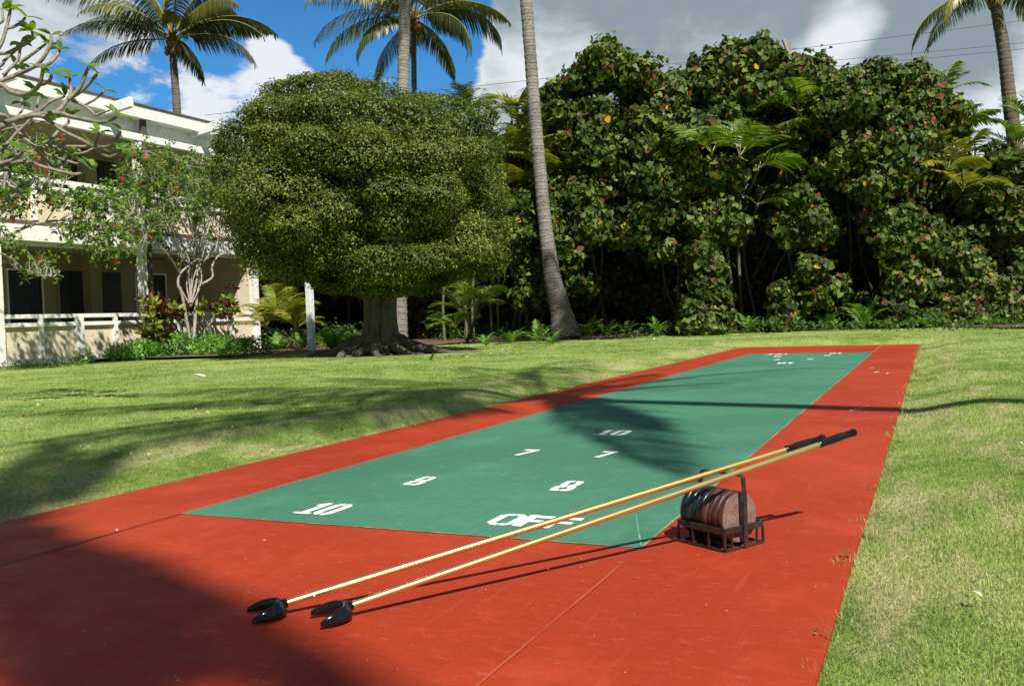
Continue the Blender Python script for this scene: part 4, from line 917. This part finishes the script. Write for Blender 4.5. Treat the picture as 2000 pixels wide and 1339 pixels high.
leafy_tree('hau_bush', 'bush with an orange and a yellow leaf on top, right of far court corner', 'bush', 1760, 25.0,
    [(1720,425,0,.42,.8),(1765,430,-.1,.45,.8),(1800,440,0,.4,.8),(1740,470,-.2,.42,.8),(1790,480,-.2,.4,.8),(1830,470,.1,.4,.8),(1770,520,-.2,.36,.9),(1760,560,-.2,.34,.9),(1790,560,-.3,.32,.9),(1820,550,-.2,.34,.9),(1755,610,-.3,.34,.8),(1775,630,-.4,.3,.7),(1735,635,-.3,.25,.7),(1850,530,0,.3,.9)], 6000, .19, 'hau', BG, stems=2)
leafy_tree('hau_bush', 'wide bright bush mixed with small yellow green leaves at the right end of the hedge', 'bush', 1900, 24.6,
    [(1870,500,0,.4,.9),(1900,520,-.1,.38,.9),(1890,560,-.2,.4,.9),(1930,560,-.2,.4,.8),(1865,600,-.3,.36,.8),(1830,620,-.3,.34,.7),(1900,610,-.3,.4,.8),(1945,600,-.2,.4,.8),(1970,590,-.1,.35,.8),(1960,620,-.2,.35,.7),(1910,635,-.4,.3,.6),(1860,635,-.4,.28,.6)], 6500, .16, 'hau', BG, rshift=.12, stems=2)
leafy_tree('hau_bush', 'large leaved bush between round tree and leaning palm, one pink leaf on top', 'bush', 1030, 25.9,
    mass([(1000,380),(1060,370),(1090,470),(1080,600),(1010,560)], .3, .5, 14, (-.3, .5)) + [(1110,500,.1,.4,.9),(1130,560,.1,.35,.9)], 5200, .19, 'hau', BG, stems=2)
# deep shade foliage behind everything, so the hedge is as thick as a real one
def backdrop(label, poly, depth, n, cnt, r=(.8, 1.4)):
    leafy_tree('shade_thicket', label, 'thicket', sum(p[0] for p in poly)/len(poly), depth, mass(poly, r[0], r[1], cnt, (-.8, 1.2)), n, .34, 'coco' if False else 'hau', 'dark thickets behind the hedge', stems=4, lift=-.1)
backdrop('dark thicket deep behind the left part of the garden, under the round tree crown', [(490,430),(1010,420),(1010,655),(490,660)], 33.0, 30000, 60)
leafy_tree('broad_tree', 'broad dark tree crown hidden behind the round tree, shading the thicket below', 'tree', 700, 29.5, mass([(500,330),(1000,300),(1000,500),(500,520)], .6, 1.0, 34, (-1.5, 1.0)), 16000, .24, 'hau', stems=4)
backdrop('dark thicket filling the hedge behind the leaning palm', [(1000,330),(1330,250),(1330,650),(1000,650)], 31.5, 16000, 44)
backdrop('dark thicket filling the hedge behind its highest part', [(1330,220),(1650,220),(1650,650),(1330,650)], 31.0, 15000, 42)
backdrop('dark thicket filling the hedge toward the right edge', [(1640,240),(1880,330),(2080,380),(2080,650),(1640,650)], 30.5, 15000, 44)
# broken stub on top of the hedge
sb_ = W(1540, 105, 27.3); stub = MB(); stub.tube([sb_-[0,0,1.3], sb_, W(1530,78,27.3)], [.06,.055,.05], 8); stub.tube([sb_-[0,0,.1], W(1545,84,27.3)], [.035,.03], 7)
so_ = stub.build('dead_branch_stub', MAT['twig'], base=sb_-[0,0,1.3], smooth=True, label='forked grey dead branch stub sticking up from the top of the hedge', cat='branch')

# ------------------------------------------------------------------ clumping palms in and before the hedge
def areca(label, base_px, base_py, depth, crowns, mat='areca', group='clumping palms among the hedge', nl=26, ll=.5, lw=.04, cane=.045):
    """crowns: (px, py, frond length, n fronds, spread start elevation)"""
    b0 = W(base_px, base_py, depth+2.8); b0[2] = 0
    root = empty('areca_palm', b0, label=label, cat='palm', group=group)
    for ci, (px, py, L, nf, dirs) in enumerate(crowns):
        c = W(px, py, depth+random.uniform(-.15, .15)); q = b0+np.array([random.uniform(-.25, .25), random.uniform(-.2, .2), 0])
        if c[2] > .5:
            pp = smooth_path([q, q*.3+c*.7+fw*1.6, c], 8); mb = MB(); mb.tube(pp, np.linspace(cane*1.2, cane, len(pp)), 8); mb.build('cane', MAT['cane'], root, smooth=True)
        lst = dirs if dirs else [(360*k/nf+random.uniform(-15, 15), random.uniform(.25, 1.15)) for k in range(nf)]
        for (dg, el) in lst:
            frond_obj('frond', root, MAT[mat], MAT['rachis'], .014, org=c, az=az_img(dg), el=min(1.35, el+.15), L=L*random.uniform(.65, .9), nl=nl, ll=ll*random.uniform(.85, 1.05), lw=lw*1.15, curve=random.uniform(.75, 1.35), leaf_droop=.55, vee=random.uniform(.1, .5), twist=random.uniform(-.35, .35), side=random.uniform(-.3, .3), start=.2, seg=2)
    return root
areca('golden yellow clumping palm glowing beside the top of the leaning palm trunk', 1030, 640, 26.3,
      [(985,300,1.6,8,None),(1030,260,1.7,9,None),(1050,330,1.5,8,None),(990,360,1.2,6,[(200,.5),(160,.9),(20,.6),(340,.4),(270,.7),(90,.9)]),(1010,215,1.3,7,None),(1065,300,1.3,6,[(0,.6),(345,.3),(20,.9),(320,.5),(280,.8),(200,.9)])], 'areca_gold', lw=.045)
areca('palm fan showing just above the top right of the round tree', 930, 640, 30.0, [(915,215,1.5,8,[(170,.9),(140,1.2),(60,1.1),(20,.8),(200,.6),(90,1.3),(0,.5),(240,1.0)]),(1000,235,1.4,6,None)], 'areca', nl=24)
areca('bright green clumping palm with feather fronds in the upper middle of the hedge', 1440, 600, 24.9,
      [(1390,300,1.9,8,[(150,1.0),(172,.75),(35,.9),(250,.6),(300,.5),(215,.5)]),(1445,305,2.0,8,[(60,1.15),(20,.8),(130,1.15),(320,.5),(270,.8)]),(1480,330,1.5,5,[(0,.6),(330,.3),(30,.9)])], 'areca', nl=19, ll=.72, lw=.07)
areca('dark green clumping palm standing high at the notch of the hedge skyline', 1570, 600, 25.6,
      [(1560,220,2.2,9,[(70,1.3),(110,1.2),(150,.9),(180,.6),(30,.9),(0,.5),(340,.3),(200,.4),(300,.6),(250,.7)]),(1590,260,1.9,5,None)], 'areca', nl=22, ll=.65, lw=.06)
areca('clumping palm whose upright fronds stand against the grey sky right of the reddish tree', 1840, 600, 26.2,
      [(1838,190,1.7,7,[(80,1.3),(110,1.05),(50,1.1),(20,.8),(160,.8),(340,.5),(270,.9)]),(1870,250,1.6,7,[(30,.9),(10,.6),(60,1.2),(350,.3),(150,1.0),(310,.5),(90,1.2)]),(1885,300,1.4,5,[(0,.4),(340,.2),(30,.8),(200,.6),(280,.7)])], 'areca', nl=28, ll=.5, lw=.05)
areca('yellowish clumping palm hanging in the shade gap at the right of the hedge', 1850, 600, 24.9,
      [(1850,330,1.6,7,[(0,.6),(340,.3),(320,.4),(30,.9),(180,.7),(210,.4),(270,.8)]),(1880,370,1.5,6,[(350,.4),(320,.3),(20,.8),(200,.6),(250,.5),(90,1.2)]),(1810,310,1.3,5,None)], 'areca_gold', nl=26, lw=.045)
areca('small clumping palm spray shining low in the dark centre of the hedge', 1495, 600, 25.4, [(1480,400,1.1,5,[(10,.5),(345,.2),(40,.9),(320,.3),(180,.6)])], 'areca', nl=18, ll=.4)
areca('clumping palm behind the trunk base of the tall right edge palm', 1990, 600, 25.6,
      [(1985,290,1.6,7,None),(2020,330,1.6,7,None),(1975,330,1.3,6,[(180,.6),(160,.9),(200,.3),(120,1.2),(270,.7),(240,.5)]),(2010,240,1.4,6,None)], 'areca', nl=26)
areca('yellow green clumping palm between the building corner and the white post', 545, 650, 24.5,
      [(545,615,1.3,8,[(150,.9),(120,1.2),(60,1.2),(30,.9),(0,.5),(180,.5),(270,1.0),(330,.6)]),(580,640,1.1,6,[(10,.6),(40,1.0),(340,.4),(150,.9),(200,.6),(270,.9)]),(520,640,1.1,6,[(170,.7),(140,1.1),(200,.4),(30,1.0),(270,.8),(90,1.2)])], 'areca_gold', nl=26, ll=.45, group='clumping palms under the trees')
areca('clumping palm with arched drooping fronds in the shade right of the round tree trunk', 905, 650, 22.8,
      [(905,610,1.4,8,[(170,.8),(150,1.0),(190,.5),(20,.9),(0,.5),(60,1.2),(270,.8),(330,.6)]),(930,590,1.3,6,None),(890,640,1.0,5,[(180,.6),(200,.3),(160,.9),(30,.8),(270,.8)])], 'areca', nl=24, ll=.42, group='clumping palms under the trees')
# pale bare canes behind the round tree
for i, (px, pt, d) in enumerate(((912,540,26.5),(925,545,26.8),(962,530,27.5),(975,520,27.8),(868,560,27.0))):
    mb = MB(); a = W(px, 660, d); a[2] = 0; mb.tube([a, W(px-3, 600, d), W(px+2, 480, d)], [.05, .04, .035], 8)
    mb.build('bare_stem', MAT['cane'], base=a, smooth=True, cat='stem', group='bare upright stems behind the round tree', label=['first thin bare stem right of the drooping shaded palm','taller bare stem just beside the first one right of the shaded palm','bare stem nearest the leaning palm but one, in deep shade','bare stem nearest the leaning palm, in deep shade behind the soil bed','bare stem nearest the round tree trunk on its right side'][i])

# ------------------------------------------------------------------ ferns and low plants
def fern(px, py, r, nf, label, mat='fern', group='ferns along the foot of the hedge', name='fern', cat='fern', back=0.0):
    g = G(px, py); g[0] += fw[0]*back; g[1] += fw[1]*back; g[2] = .05; root = empty(name, g, label=label, cat=cat, group=group)
    for k in range(nf):
        frond_obj('frond', root, MAT[mat], MAT['rachis'], .006, org=g+[0,0,.02], az=2*math.pi*k/nf+random.uniform(-.3, .3), el=random.uniform(.8, 1.4), L=r*random.uniform(.95, 1.35), nl=15, ll=r*.26, lw=r*.07, curve=random.uniform(.9, 1.6), leaf_droop=.25, vee=.15, start=.1, seg=2)
for a in ((1150,662,.62,12,'bright fern touching the right side of the leaning palm base'), (1185,660,.55,11,'second fern right of the leaning palm, smaller than its neighbour'), (1222,660,.5,10,'third fern right of the leaning palm, darker and narrow'),
          (1285,658,.5,11,'fern with glossy crossed fronds midway between the palm base and the far court corner'), (1052,676,.55,10,'dull shaded fern left of the leaning palm base'), (1080,678,.4,8,'small shaded fern pressed against the left of the palm base'),
          (1462,652,.55,10,'fern just left of the two brightest ferns'), (1560,648,.75,13,'brightest and largest yellow green fern behind the far court edge'), (1612,647,.6,12,'bright yellow green fern right next to the largest fern'), (1634,648,.32,7,'tiny bright fern right of the pair of yellow green ferns'),
          (1685,645,.85,12,'wide dark shaded fern right of the bright fern pair'), (1808,643,.42,7,'single slim upright bright fern on the bed edge near the right bushes'), (1930,645,.4,8,'small fern at the far right under the bright bush')): fern(*a)
for a in ((545,690,.55,12,'leafy green plant at the foot of the building corner'), (590,688,.5,12,'bright leafy plant just left of the white post'), (650,690,.65,14,'shaded fern clump between the white post and the round tree trunk'), (678,690,.5,11,'small shaded fern touching the left roots of the round tree'), (950,682,.4,8,'small plant on the bare soil right of the round tree'), (1000,676,.45,8,'low fern at the shaded bed edge midway to the leaning palm')):
    fern(*a, group='low plants under the round tree', name='shade_fern')
def cover(name, label, poly_px, hmax, n, size, mat, tmpl=LEAF, **kw):
    B = []
    for (px, py, dz, r) in poly_px:
        g = G(px, py); B.append((g[0], g[1], dz, r*1.2, r, r*.8))
    P, N = blob_leaves(B, n, .5, .6, .0); N = N+[0, 0, .4]; X, Y, N = frames(N)
    b = np.array([B[0][0], B[0][1], 0]); return scatter(name, tmpl, P, X, Y, N, rng.uniform(size*.6, size*1.1, len(P)), MAT[mat], base=b, **kw, label=label)
cp = []
for k in range(34):
    t = k/33; px = 150+t*330; py = 712-18*t; cp.append((px+random.uniform(-8, 8), py-random.uniform(2, 10), .05+.10*math.sin(t*3)+.1*t*(t < .6), random.uniform(.26, .42)))
for px in (270, 300, 330, 350): cp.append((px, 697, .28, .40))
cover('ground_cover', 'bright green leafy ground cover in front of the building parapet', cp, .5, 42000, .085, 'cover', kind='stuff')
cv2 = [(390+k*14, 700-random.uniform(0, 8), .15, random.uniform(.3, .45)) for k in range(9)]
cover('shade_ground_cover', 'dark shaded ground cover right of the croton bush, left of the round tree', cv2, .5, 12000, .085, 'cover', kind='stuff')
cv3 = [(x, 722-x*.06+random.uniform(-3, 3), .02, random.uniform(.10, .2)) for x in range(5, 170, 9)]
cover('weeds', 'thin dry weeds along the concrete foot of the building', cv3, .2, 2600, .06, 'shrub', kind='stuff')
mb = MB()
for k in range(60):
    g = G(random.uniform(8, 170), 712); g[2] = 0; h = random.uniform(.15, .42); mb.tube([g, g+[random.uniform(-.05,.05), random.uniform(-.05,.05), h*.6], g+[random.uniform(-.1,.1), random.uniform(-.1,.1), h]], [.004,.003,.002], 4, False)
mb.build('dry_stalks', MAT['litter'], base=G(80, 712), kind='stuff', label='dry brown seed stalks standing before the white plinth')

def undergrowth(label, pts, n, size, mat, hz):
    B = []
    for (px, py) in pts:
        g = G(px, py); r = random.uniform(.16, .34); B.append((g[0]+fw[0]*.9, g[1]+fw[1]*.9, .05, r*1.5, r*1.2, r*hz))
    P, N = blob_leaves(B, n, .5, .7, .02, outward=.5, lk=2); N = N+[0, 0, .4]; X, Y, N = frames(N)
    scatter('undergrowth', LONG, P, X, Y, N, rng.uniform(size*.5, size*1.1, len(P)), MAT[mat], base=B[0][:2]+(0,), kind='stuff', label=label)
undergrowth('mixed low green undergrowth along the foot of the hedge', [(x, 655-(x-1400)*.018*(x < 1700)-6*(x >= 1700)+(1400-x)*.028*(x < 1400)+random.uniform(-2, 1)) for x in range(1010, 2060, 9)], 12000, .12, 'under', .8)
undergrowth('dark low undergrowth in the shade behind the round tree', [(random.uniform(500, 700), random.uniform(668, 688)) for _ in range(45)]+[(random.uniform(830, 1010), random.uniform(658, 669)) for _ in range(40)], 22000, .15, 'under', 1.3)
# croton bush
cb = np.array(XP(370, 683, -17.3)); cb[2] = 0
croton = empty('croton_bush', cb, label='croton bush with red and yellow leaves on bare stems before the white parapet', cat='bush')
mb0 = []
for k in range(12):
    mb = MB(); top = XP(random.uniform(290, 465), random.uniform(590, 625), -17.3+random.uniform(-.3, .3)); q = XP(330+12*k*.9, 683, -17.3); q[2] = 0
    pp = smooth_path([q, (q+top)/2+[random.uniform(-.1,.1), random.uniform(-.15,.15), .05], top], 6); mb.tube(pp, np.linspace(.022, .01, len(pp)), 6); mb.build('stem', MAT['twig'], croton, smooth=True)
P = []; 
for k in range(78):
    if k < 52: c = XP(random.uniform(282, 470), random.gauss(602, 13), -17.3+random.uniform(-.45, .45))
    else: c = XP(random.uniform(282, 350), random.uniform(610, 668), -17.3+random.uniform(-.35, .35))
    for _ in range(13): P.append(c)
P = np.array(P); n = len(P); Yd = rng.normal(size=(n, 3))*[1, 1, .6]+[0, 0, .45]; Yd /= np.linalg.norm(Yd, axis=1)[:, None]; N = np.cross(Yd, rng.normal(size=(n, 3))); X, Y, N = frames(N, up_hint=Yd)
hgt = P[:, 2]; scatter('leaves', LONG, P+rng.normal(size=P.shape)*.03, X, Y, N, np.stack([np.full(n, .24), rng.uniform(.14, .26, n), np.full(n, .2)], 1), MAT['croton'], croton, rnd=np.clip(np.repeat(rng.random(n//13), 13)*.8+rng.random(n)*.3, 0, 1))

# ------------------------------------------------------------------ flowering shrubs
def flowering(label, base, stems, clusters, spread, nleaf, nflow, seed):
    random.seed(seed); root = empty('flowering_shrub', base, label=label, cat='shrub', group='red flowered shrubs before the building')
    nodes = []
    for pts, r0_, r1_ in stems:
        pp = smooth_path(pts, 7); mb = MB(); mb.tube(pp, np.linspace(r0_, r1_, len(pp)), 8); mb.build('stem', MAT['stem'], root, smooth=True); nodes += list(pp[len(pp)//3:])
    nodes = np.array(nodes); mb = MB(); tips = []
    for c in clusters:
        i = np.argmin(np.linalg.norm(nodes-c, axis=1)+.5*np.maximum(0, nodes[:, 2]-c[2])); s = nodes[i]; mid = (s+c)/2+rng.normal(size=3)*.12
        pp = smooth_path([s, mid, c], 6); mb.tube(pp, np.linspace(.014, .005, len(pp)), 5, False)
        for _ in range(7):
            e = c+rng.normal(size=3)*spread; k = pp[random.randint(3, len(pp)-1)]; mb.tube([k, (k+e)/2+rng.normal(size=3)*.05, e], [.005, .004, .002], 4, False); tips.append(e)
    mb.build('twigs', MAT['stem'], root, kind='stuff'); tips = np.array(tips)
    P = tips[(rng.random(nleaf)**1.5*len(tips)).astype(int)]+rng.normal(size=(nleaf, 3))*.06; Yd = rng.normal(size=(nleaf, 3))+[0, 0, -.3]; N = rng.normal(size=(nleaf, 3))*.7+[.2, -.3, .8]; X, Y, N = frames(N, up_hint=Yd)
    scatter('foliage', LEAF, P, X, Y, N, rng.uniform(.07, .14, nleaf), MAT['shrub'], root, kind='stuff')
    F = tips[rng.integers(0, len(tips), nflow)]+rng.normal(size=(nflow, 3))*.06
    for f in F:
        Pn = np.repeat([f], 10, 0)+rng.normal(size=(10, 3))*.018; X, Y, N = frames(rng.normal(size=(10, 3))+[.2, -.5, .3]); scatter('flower', LEAF, Pn, X, Y, N, rng.uniform(.045, .07, 10)*[1], MAT['petal'], root)
    return root
def xp(px, py, X, j=0): return XP(px, py, X+random.uniform(-j, j))
XS = -16.9
base = xp(376, 684, XS); base[2] = 0
st = [([base, xp(357,584,XS), xp(348,557,XS), xp(351,536,XS), xp(369,518,XS), xp(390,500,XS), xp(384,470,XS), xp(360,400,XS)], .042, .011),
      ([base, xp(384,584,XS), xp(390,557,XS), xp(385,530,XS), xp(399,509,XS), xp(420,491,XS+.3), xp(430,420,XS+.3), xp(425,340,XS)], .046, .011),
      ([xp(390,557,XS), xp(414,542,XS+.2), xp(414,521,XS+.2), xp(426,500,XS+.2), xp(450,491,XS+.3), xp(470,470,XS+.3)], .035, .012),
      ([xp(384,584,XS), xp(372,550,XS-.3), xp(366,500,XS-.3), xp(330,430,XS-.3), xp(300,380,XS-.2), xp(280,320,XS)], .04, .012),
      ([xp(390,500,XS), xp(400,440,XS+.2), xp(380,360,XS+.3), xp(350,310,XS+.2)], .028, .01), ([xp(351,536,XS), xp(330,500,XS+.3), xp(290,460,XS+.3), xp(240,430,XS+.3)], .028, .01),
      ([xp(369,518,XS), xp(340,470,XS), xp(320,420,XS+.4), xp(330,350,XS+.4)], .025, .01), ([xp(399,509,XS), xp(440,450,XS-.2), xp(450,400,XS-.2)], .02, .008)]
for _ in range(9):
    a_ = random.uniform(345, 400); b_ = a_+random.uniform(-70, 70); st.append(([xp(372,600,XS), xp(a_,540,XS,.2), xp((a_+b_)/2+random.uniform(-12,12),460,XS,.3), xp(b_,390,XS,.4), xp(b_+random.uniform(-30,30),320,XS,.5)], .02, .006))
cl = [xp(random.uniform(235, 440), random.uniform(300, 400), XS, .8) for _ in range(58)] + [xp(random.uniform(225, 440), random.uniform(390, 500), XS, .7) for _ in range(24)]
flowering('red flowering shrub with many pale bare stems rising out of the croton bush', base, st, cl, .17, 5200, 46, 3)
XS = -15.6
base = xp(-150, 735, XS); base[2] = 0
st = [([base, xp(-120,600,XS), xp(-60,500,XS), xp(0,470,XS), xp(60,440,XS), xp(130,430,XS), xp(200,440,XS)], .06, .012), ([xp(-60,500,XS), xp(-10,493,XS+.2), xp(20,503,XS+.2), xp(40,520,XS+.2), xp(70,535,XS+.3), xp(105,540,XS+.3)], .025, .008),
      ([xp(-60,500,XS), xp(0,420,XS), xp(60,370,XS), xp(120,390,XS), xp(180,410,XS)], .03, .01), ([xp(-120,600,XS), xp(-60,400,XS), xp(-10,330,XS), xp(20,290,XS)], .04, .012)]
cl = [xp(random.uniform(90, 245), 395+random.uniform(-20, 30)+.25*0, XS, .5) for _ in range(18)] + [xp(random.uniform(130, 240), random.uniform(430, 500), XS, .4) for _ in range(20)] + [xp(random.uniform(-10, 120), random.uniform(380, 430), XS, .5) for _ in range(12)] + \
     [xp(random.uniform(-20, 60), random.uniform(280, 370), XS, .5) for _ in range(18)] + [xp(random.uniform(60, 130), random.uniform(270, 380), XS, .5) for _ in range(12)] + [xp(random.uniform(0, 40), random.uniform(460, 500), XS, .3) for _ in range(5)] + [xp(random.uniform(55, 110), random.uniform(498, 545), XS, .2) for _ in range(7)]
flowering('red flowering shrub reaching in from left, leafy sprays hanging over the lower veranda', base, st, cl, .13, 3300, 34, 5)

# ------------------------------------------------------------------ plumeria in the foreground
random.seed(21)
DP = 7.4
pb_ = W(-330, 820, DP); pb_[2] = 0
plum = empty('plumeria_tree', pb_, label='nearly bare plumeria with thick curving grey branches and leaf tufts, reaching in from the left', cat='tree')
hub = [(-330,820),(-320,640),(-280,480),(-200,360)]
BR = [
 ([(-200,360),(-90,285),(0,248),(13,239),(45,230),(78,223),(110,219),(134,194),(161,176),(190,145)], 17, 9, 0), ([(134,194),(139,175),(136,152)], 10, 8, .05), ([(134,194),(155,172),(168,143),(173,131)], 10, 7, -.05),
 ([(78,223),(114,221),(139,228),(170,234),(195,239),(215,235),(229,228)], 11, 7, -.2), ([(139,196),(161,205),(177,216),(188,225),(202,219),(214,216)], 8, 5, .1), ([(164,206),(186,194),(204,178)], 6, 5, .15),
 ([(30,234),(62,222),(80,214),(99,198),(126,189)], 9, 7, .25), ([(60,226),(85,228),(105,243),(125,257),(157,272),(184,286),(213,286),(225,275),(236,256)], 11, 7, -.3), ([(186,287),(197,299),(215,306),(235,298)], 8, 6, -.35), ([(210,287),(222,291),(236,290)], 7, 5, -.3), ([(184,286),(190,270),(193,259)], 7, 6, -.25),
 ([(-200,360),(-60,230),(0,224),(22,239),(40,263),(67,286),(74,297),(105,328)], 12, 6, .3), ([(70,290),(96,287),(134,286),(173,286)], 9, 6, .3), ([(90,286),(101,272),(117,252),(133,240),(133,228)], 9, 6, .35), ([(76,293),(99,304),(125,313),(168,324)], 8, 6, .35),
 ([(-200,360),(-60,330),(0,324),(27,317),(52,317),(85,326),(119,335),(143,340),(160,338),(174,330)], 11, 7, -.1), ([(-10,322),(25,312),(38,305),(46,295)], 9, 6, -.2), ([(110,291),(134,299),(161,299),(184,289)], 7, 5, .3), ([(119,331),(126,318),(132,304)], 6, 5, .1),
 ([(-200,360),(-40,345),(0,353),(27,366),(49,364),(62,357),(69,346)], 9, 6, .0), ([(-10,322),(15,331),(22,353),(36,364)], 9, 6, .0), ([(36,366),(34,376),(20,386),(15,380)], 6, 5, .05), ([(15,331),(10,350),(6,378)], 9, 5, -.1),
 ([(-200,360),(-60,160),(0,165),(18,178),(43,185),(65,178),(78,163),(84,136)], 14, 8, -.45), ([(76,166),(90,162),(98,156),(101,146)], 10, 7, -.45), ([(0,300),(30,262),(55,238),(70,215),(76,190)], 8, 6, .4),
 ([(-200,360),(-90,200),(0,159),(30,147),(69,129),(88,108),(99,85),(100,70)], 12, 8, .1), ([(69,129),(93,126),(110,110),(117,98)], 10, 7, .1), ([(-90,200),(-20,110),(0,105),(18,102),(45,87),(62,76),(63,62)], 11, 7, .2), ([(-20,110),(0,90),(12,57),(21,17)], 11, 7, .0), ([(12,56),(28,52),(42,43),(50,34)], 8, 6, .0),
 ([(-60,160),(0,129),(9,118),(30,99),(54,84),(70,72)], 9, 6, .3), ([(6,146),(33,120),(39,99),(40,84)], 8, 6, .25), ([(39,123),(72,99),(90,86)], 9, 6, .2), ([(-60,60),(0,45),(5,30),(4,18)], 8, 5, .1), ([(0,170),(15,140),(30,128)], 7, 5, .4),
 ([(0,255),(45,245),(70,240),(93,236)], 6, 5, .5), ([(40,200),(50,188),(62,183),(73,180)], 6, 4, .5), ([(20,238),(35,225),(44,214),(42,200)], 6, 5, .5)]
def plum_pts(pts, off): return [W(x, y, DP+off*(.3+.7*i/len(pts))+.05*math.sin(x*.05)) for i, (x, y) in enumerate(pts)]
mb = MB(); tp = smooth_path([np.array(pb_)]+[W(x, y, DP) for x, y in hub[1:]], 8); mb.tube(tp, np.linspace(.16, .07, len(tp)), 12); mb.build('trunk', MAT['plum_bark'], plum, smooth=True)
LP = []; 
for pts, w0, w1, off in BR:
    pp = smooth_path(plum_pts(pts, off), 7); s = np.linspace(0, 1, len(pp)); r = (w0+(w1-w0)*s)/2/F_*DP*.80; r *= 1+.06*np.sin(s*31+off*9)+.04*rng.normal(size=len(s)); r[-1] *= .8
    mb = MB(); mb.tube(pp, r, 9); mb.build('branch', MAT['plum_bark'], plum, smooth=True); LP.append((pp[-1], pp[-1]-pp[-3]))
P = []; Yd = []; Nn = []
for c, d in LP:
    d = d/np.linalg.norm(d); d = d*.6+np.array([0, 0, .55])
    for k in range(random.randint(4, 6)):
        a = rng.normal(size=3)*[1, 1, .4]; a = a-d*(a@d); a /= np.linalg.norm(a); y = d*random.uniform(.15, .9)+a; P.append(c+d*.005); Yd.append(y); Nn.append(d-y*.3)
P = np.array(P); X, Y, N = frames(np.array(Nn), up_hint=np.array(Yd)); n = len(P); ln = rng.uniform(.08, .15, n)
lf = scatter('leaves', LONG, P, X, Y, N, np.stack([ln*1.15, ln, ln], 1), MAT['plum'], plum)

# ------------------------------------------------------------------ wires
def wire(a, b, sag, label):
    a = W(*a); b = W(*b); pts = [a+(b-a)*t+np.array([0, 0, -sag*4*t*(1-t)]) for t in np.linspace(0, 1, 30)]; mb = MB(); mb.tube(pts, .014, 5); mb.build('overhead_wire', MAT['wire'], base=a, label=label, cat='wire', group='overhead wires behind the hedge')
wire((400,225,52), (2300,0,60), .25, 'highest overhead wire crossing the grey sky above the hedge')
wire((1500,128,56), (2300,50,62), .15, 'middle one of the overhead wires, ending behind the hedge top')
wire((1500,140,56), (2300,62,62), .15, 'lowest of the three overhead wires above the hedge')
# tall spear beside the right palm
mb = MB(); q = W(1905, 440, 27.5); mb.tube([q, W(1905,330,27.5), W(1904,268,27.5)], [.05,.045,.01], 8); mb.build('palm_spear', MAT['areca'], base=[q[0], q[1], 0], label='single dark unopened palm spear against the pale sky near the right edge', cat='palm leaf')

# ------------------------------------------------------------------ litter
def litter():
    pts = []; S = []
    for _ in range(240):
        px = random.uniform(820, 1960); py = (682-(px-900)*.045 if px < 1500 else 650)+random.uniform(-4, 4)*.8; g = G(px, py); pts.append((g[0], g[1], .085)); S.append(random.uniform(.025, .07))
    for _ in range(110):
        px = random.uniform(0, 1100); py = random.uniform(745, 930); g = G(px, py)
        if g[0] < SX0-.1: pts.append((g[0], g[1], ground_z(g[0], g[1])+.03)); S.append(random.uniform(.015, .04))
    for _ in range(260):
        px = random.uniform(480, 1000); py = random.uniform(682, 708); g = G(px, py); pts.append((g[0], g[1], .075)); S.append(random.uniform(.04, .10))
    P = np.array(pts, float); n = len(P); N = rng.normal(size=(n, 3))*.35+[0, 0, 1]; X, Y, N = frames(N)
    scatter('leaf_litter', LONG, P, X, Y, N, np.stack([np.array(S)*1.4, np.array(S), np.array(S)*2], 1), MAT['litter'], base=(0, 0, 0), kind='stuff', label='fallen leaves and pale bits lying on soil bed and lawn')
litter()
def fallen(px, py, L, az, mat, label, name='fallen_leaf', cat='leaf', curl=.3):
    g = G(px, py); z = (ground_z(g[0], g[1])+.028) if not (SX0 < g[0] < SX1 and SY0 < g[1] < SY1) else .004
    n = 1; N = np.array([[random.uniform(-curl, curl), random.uniform(-curl, curl), 1.]]); Yd = np.array([[math.sin(az), math.cos(az), 0]]); X, Y, N = frames(N, up_hint=Yd)
    P = np.array([[g[0], g[1], z+.004]]); scatter(name, LONG, P, X, Y, N, np.array([[L*.9, L, L*1.5]]), mat, base=P[0], rnd=np.array([.9]), label=label, cat=cat)
fallen(182, 963, .035, 1.2, MAT['white_paint'], 'small white fallen petal on the lawn near the left edge', 'fallen_petal', 'petal')
fallen(1750, 918, .05, .4, MAT['litter'], 'curled pale dry leaf lying on the right lawn beside the mallet grips'); fallen(1975, 908, .06, 2, MAT['litter'], 'pale dry leaf lying on the lawn at the right edge'); fallen(1893, 1208, .04, 2.4, MAT['litter'], 'small whitish dry leaf on the lawn in the lower right')
fallen(225, 1037, .022, 1.9, MAT['litter'], 'small yellow dry leaf lying across the dark joint line of the court'); fallen(478, 1096, .012, .3, MAT['litter'], 'tiny yellow leaf chip on the red court above the mallet heads'); fallen(512, 1060, .014, 1.2, MAT['litter'], 'pale leaf chip on the red court below the green corner')
fallen(380, 748, .20, 1.3, MAT['litter'], 'tan dead leaf on the lawn before the ground cover'); fallen(338, 848, .10, 1.5, MAT['litter'], 'brown stick like leaf lying in the lawn shadow left of the court')
g = G(835, 712); mb = MB(); mb.add([g+[-.03,0,0], g+[.03,0,0], g+[.13,0,.17], g+[.10,0,.19], g+[-.03,.012,0], g+[.03,.012,0], g+[.13,.012,.17], g+[.10,.012,.19]], [(0,1,2,3),(7,6,5,4),(0,4,5,1),(1,5,6,2),(2,6,7,3),(3,7,4,0)]); mb.build('upright_leaf', MAT['fern'], base=g, label='single pale green leaf blade standing up from the lawn edge before the round tree', cat='leaf')
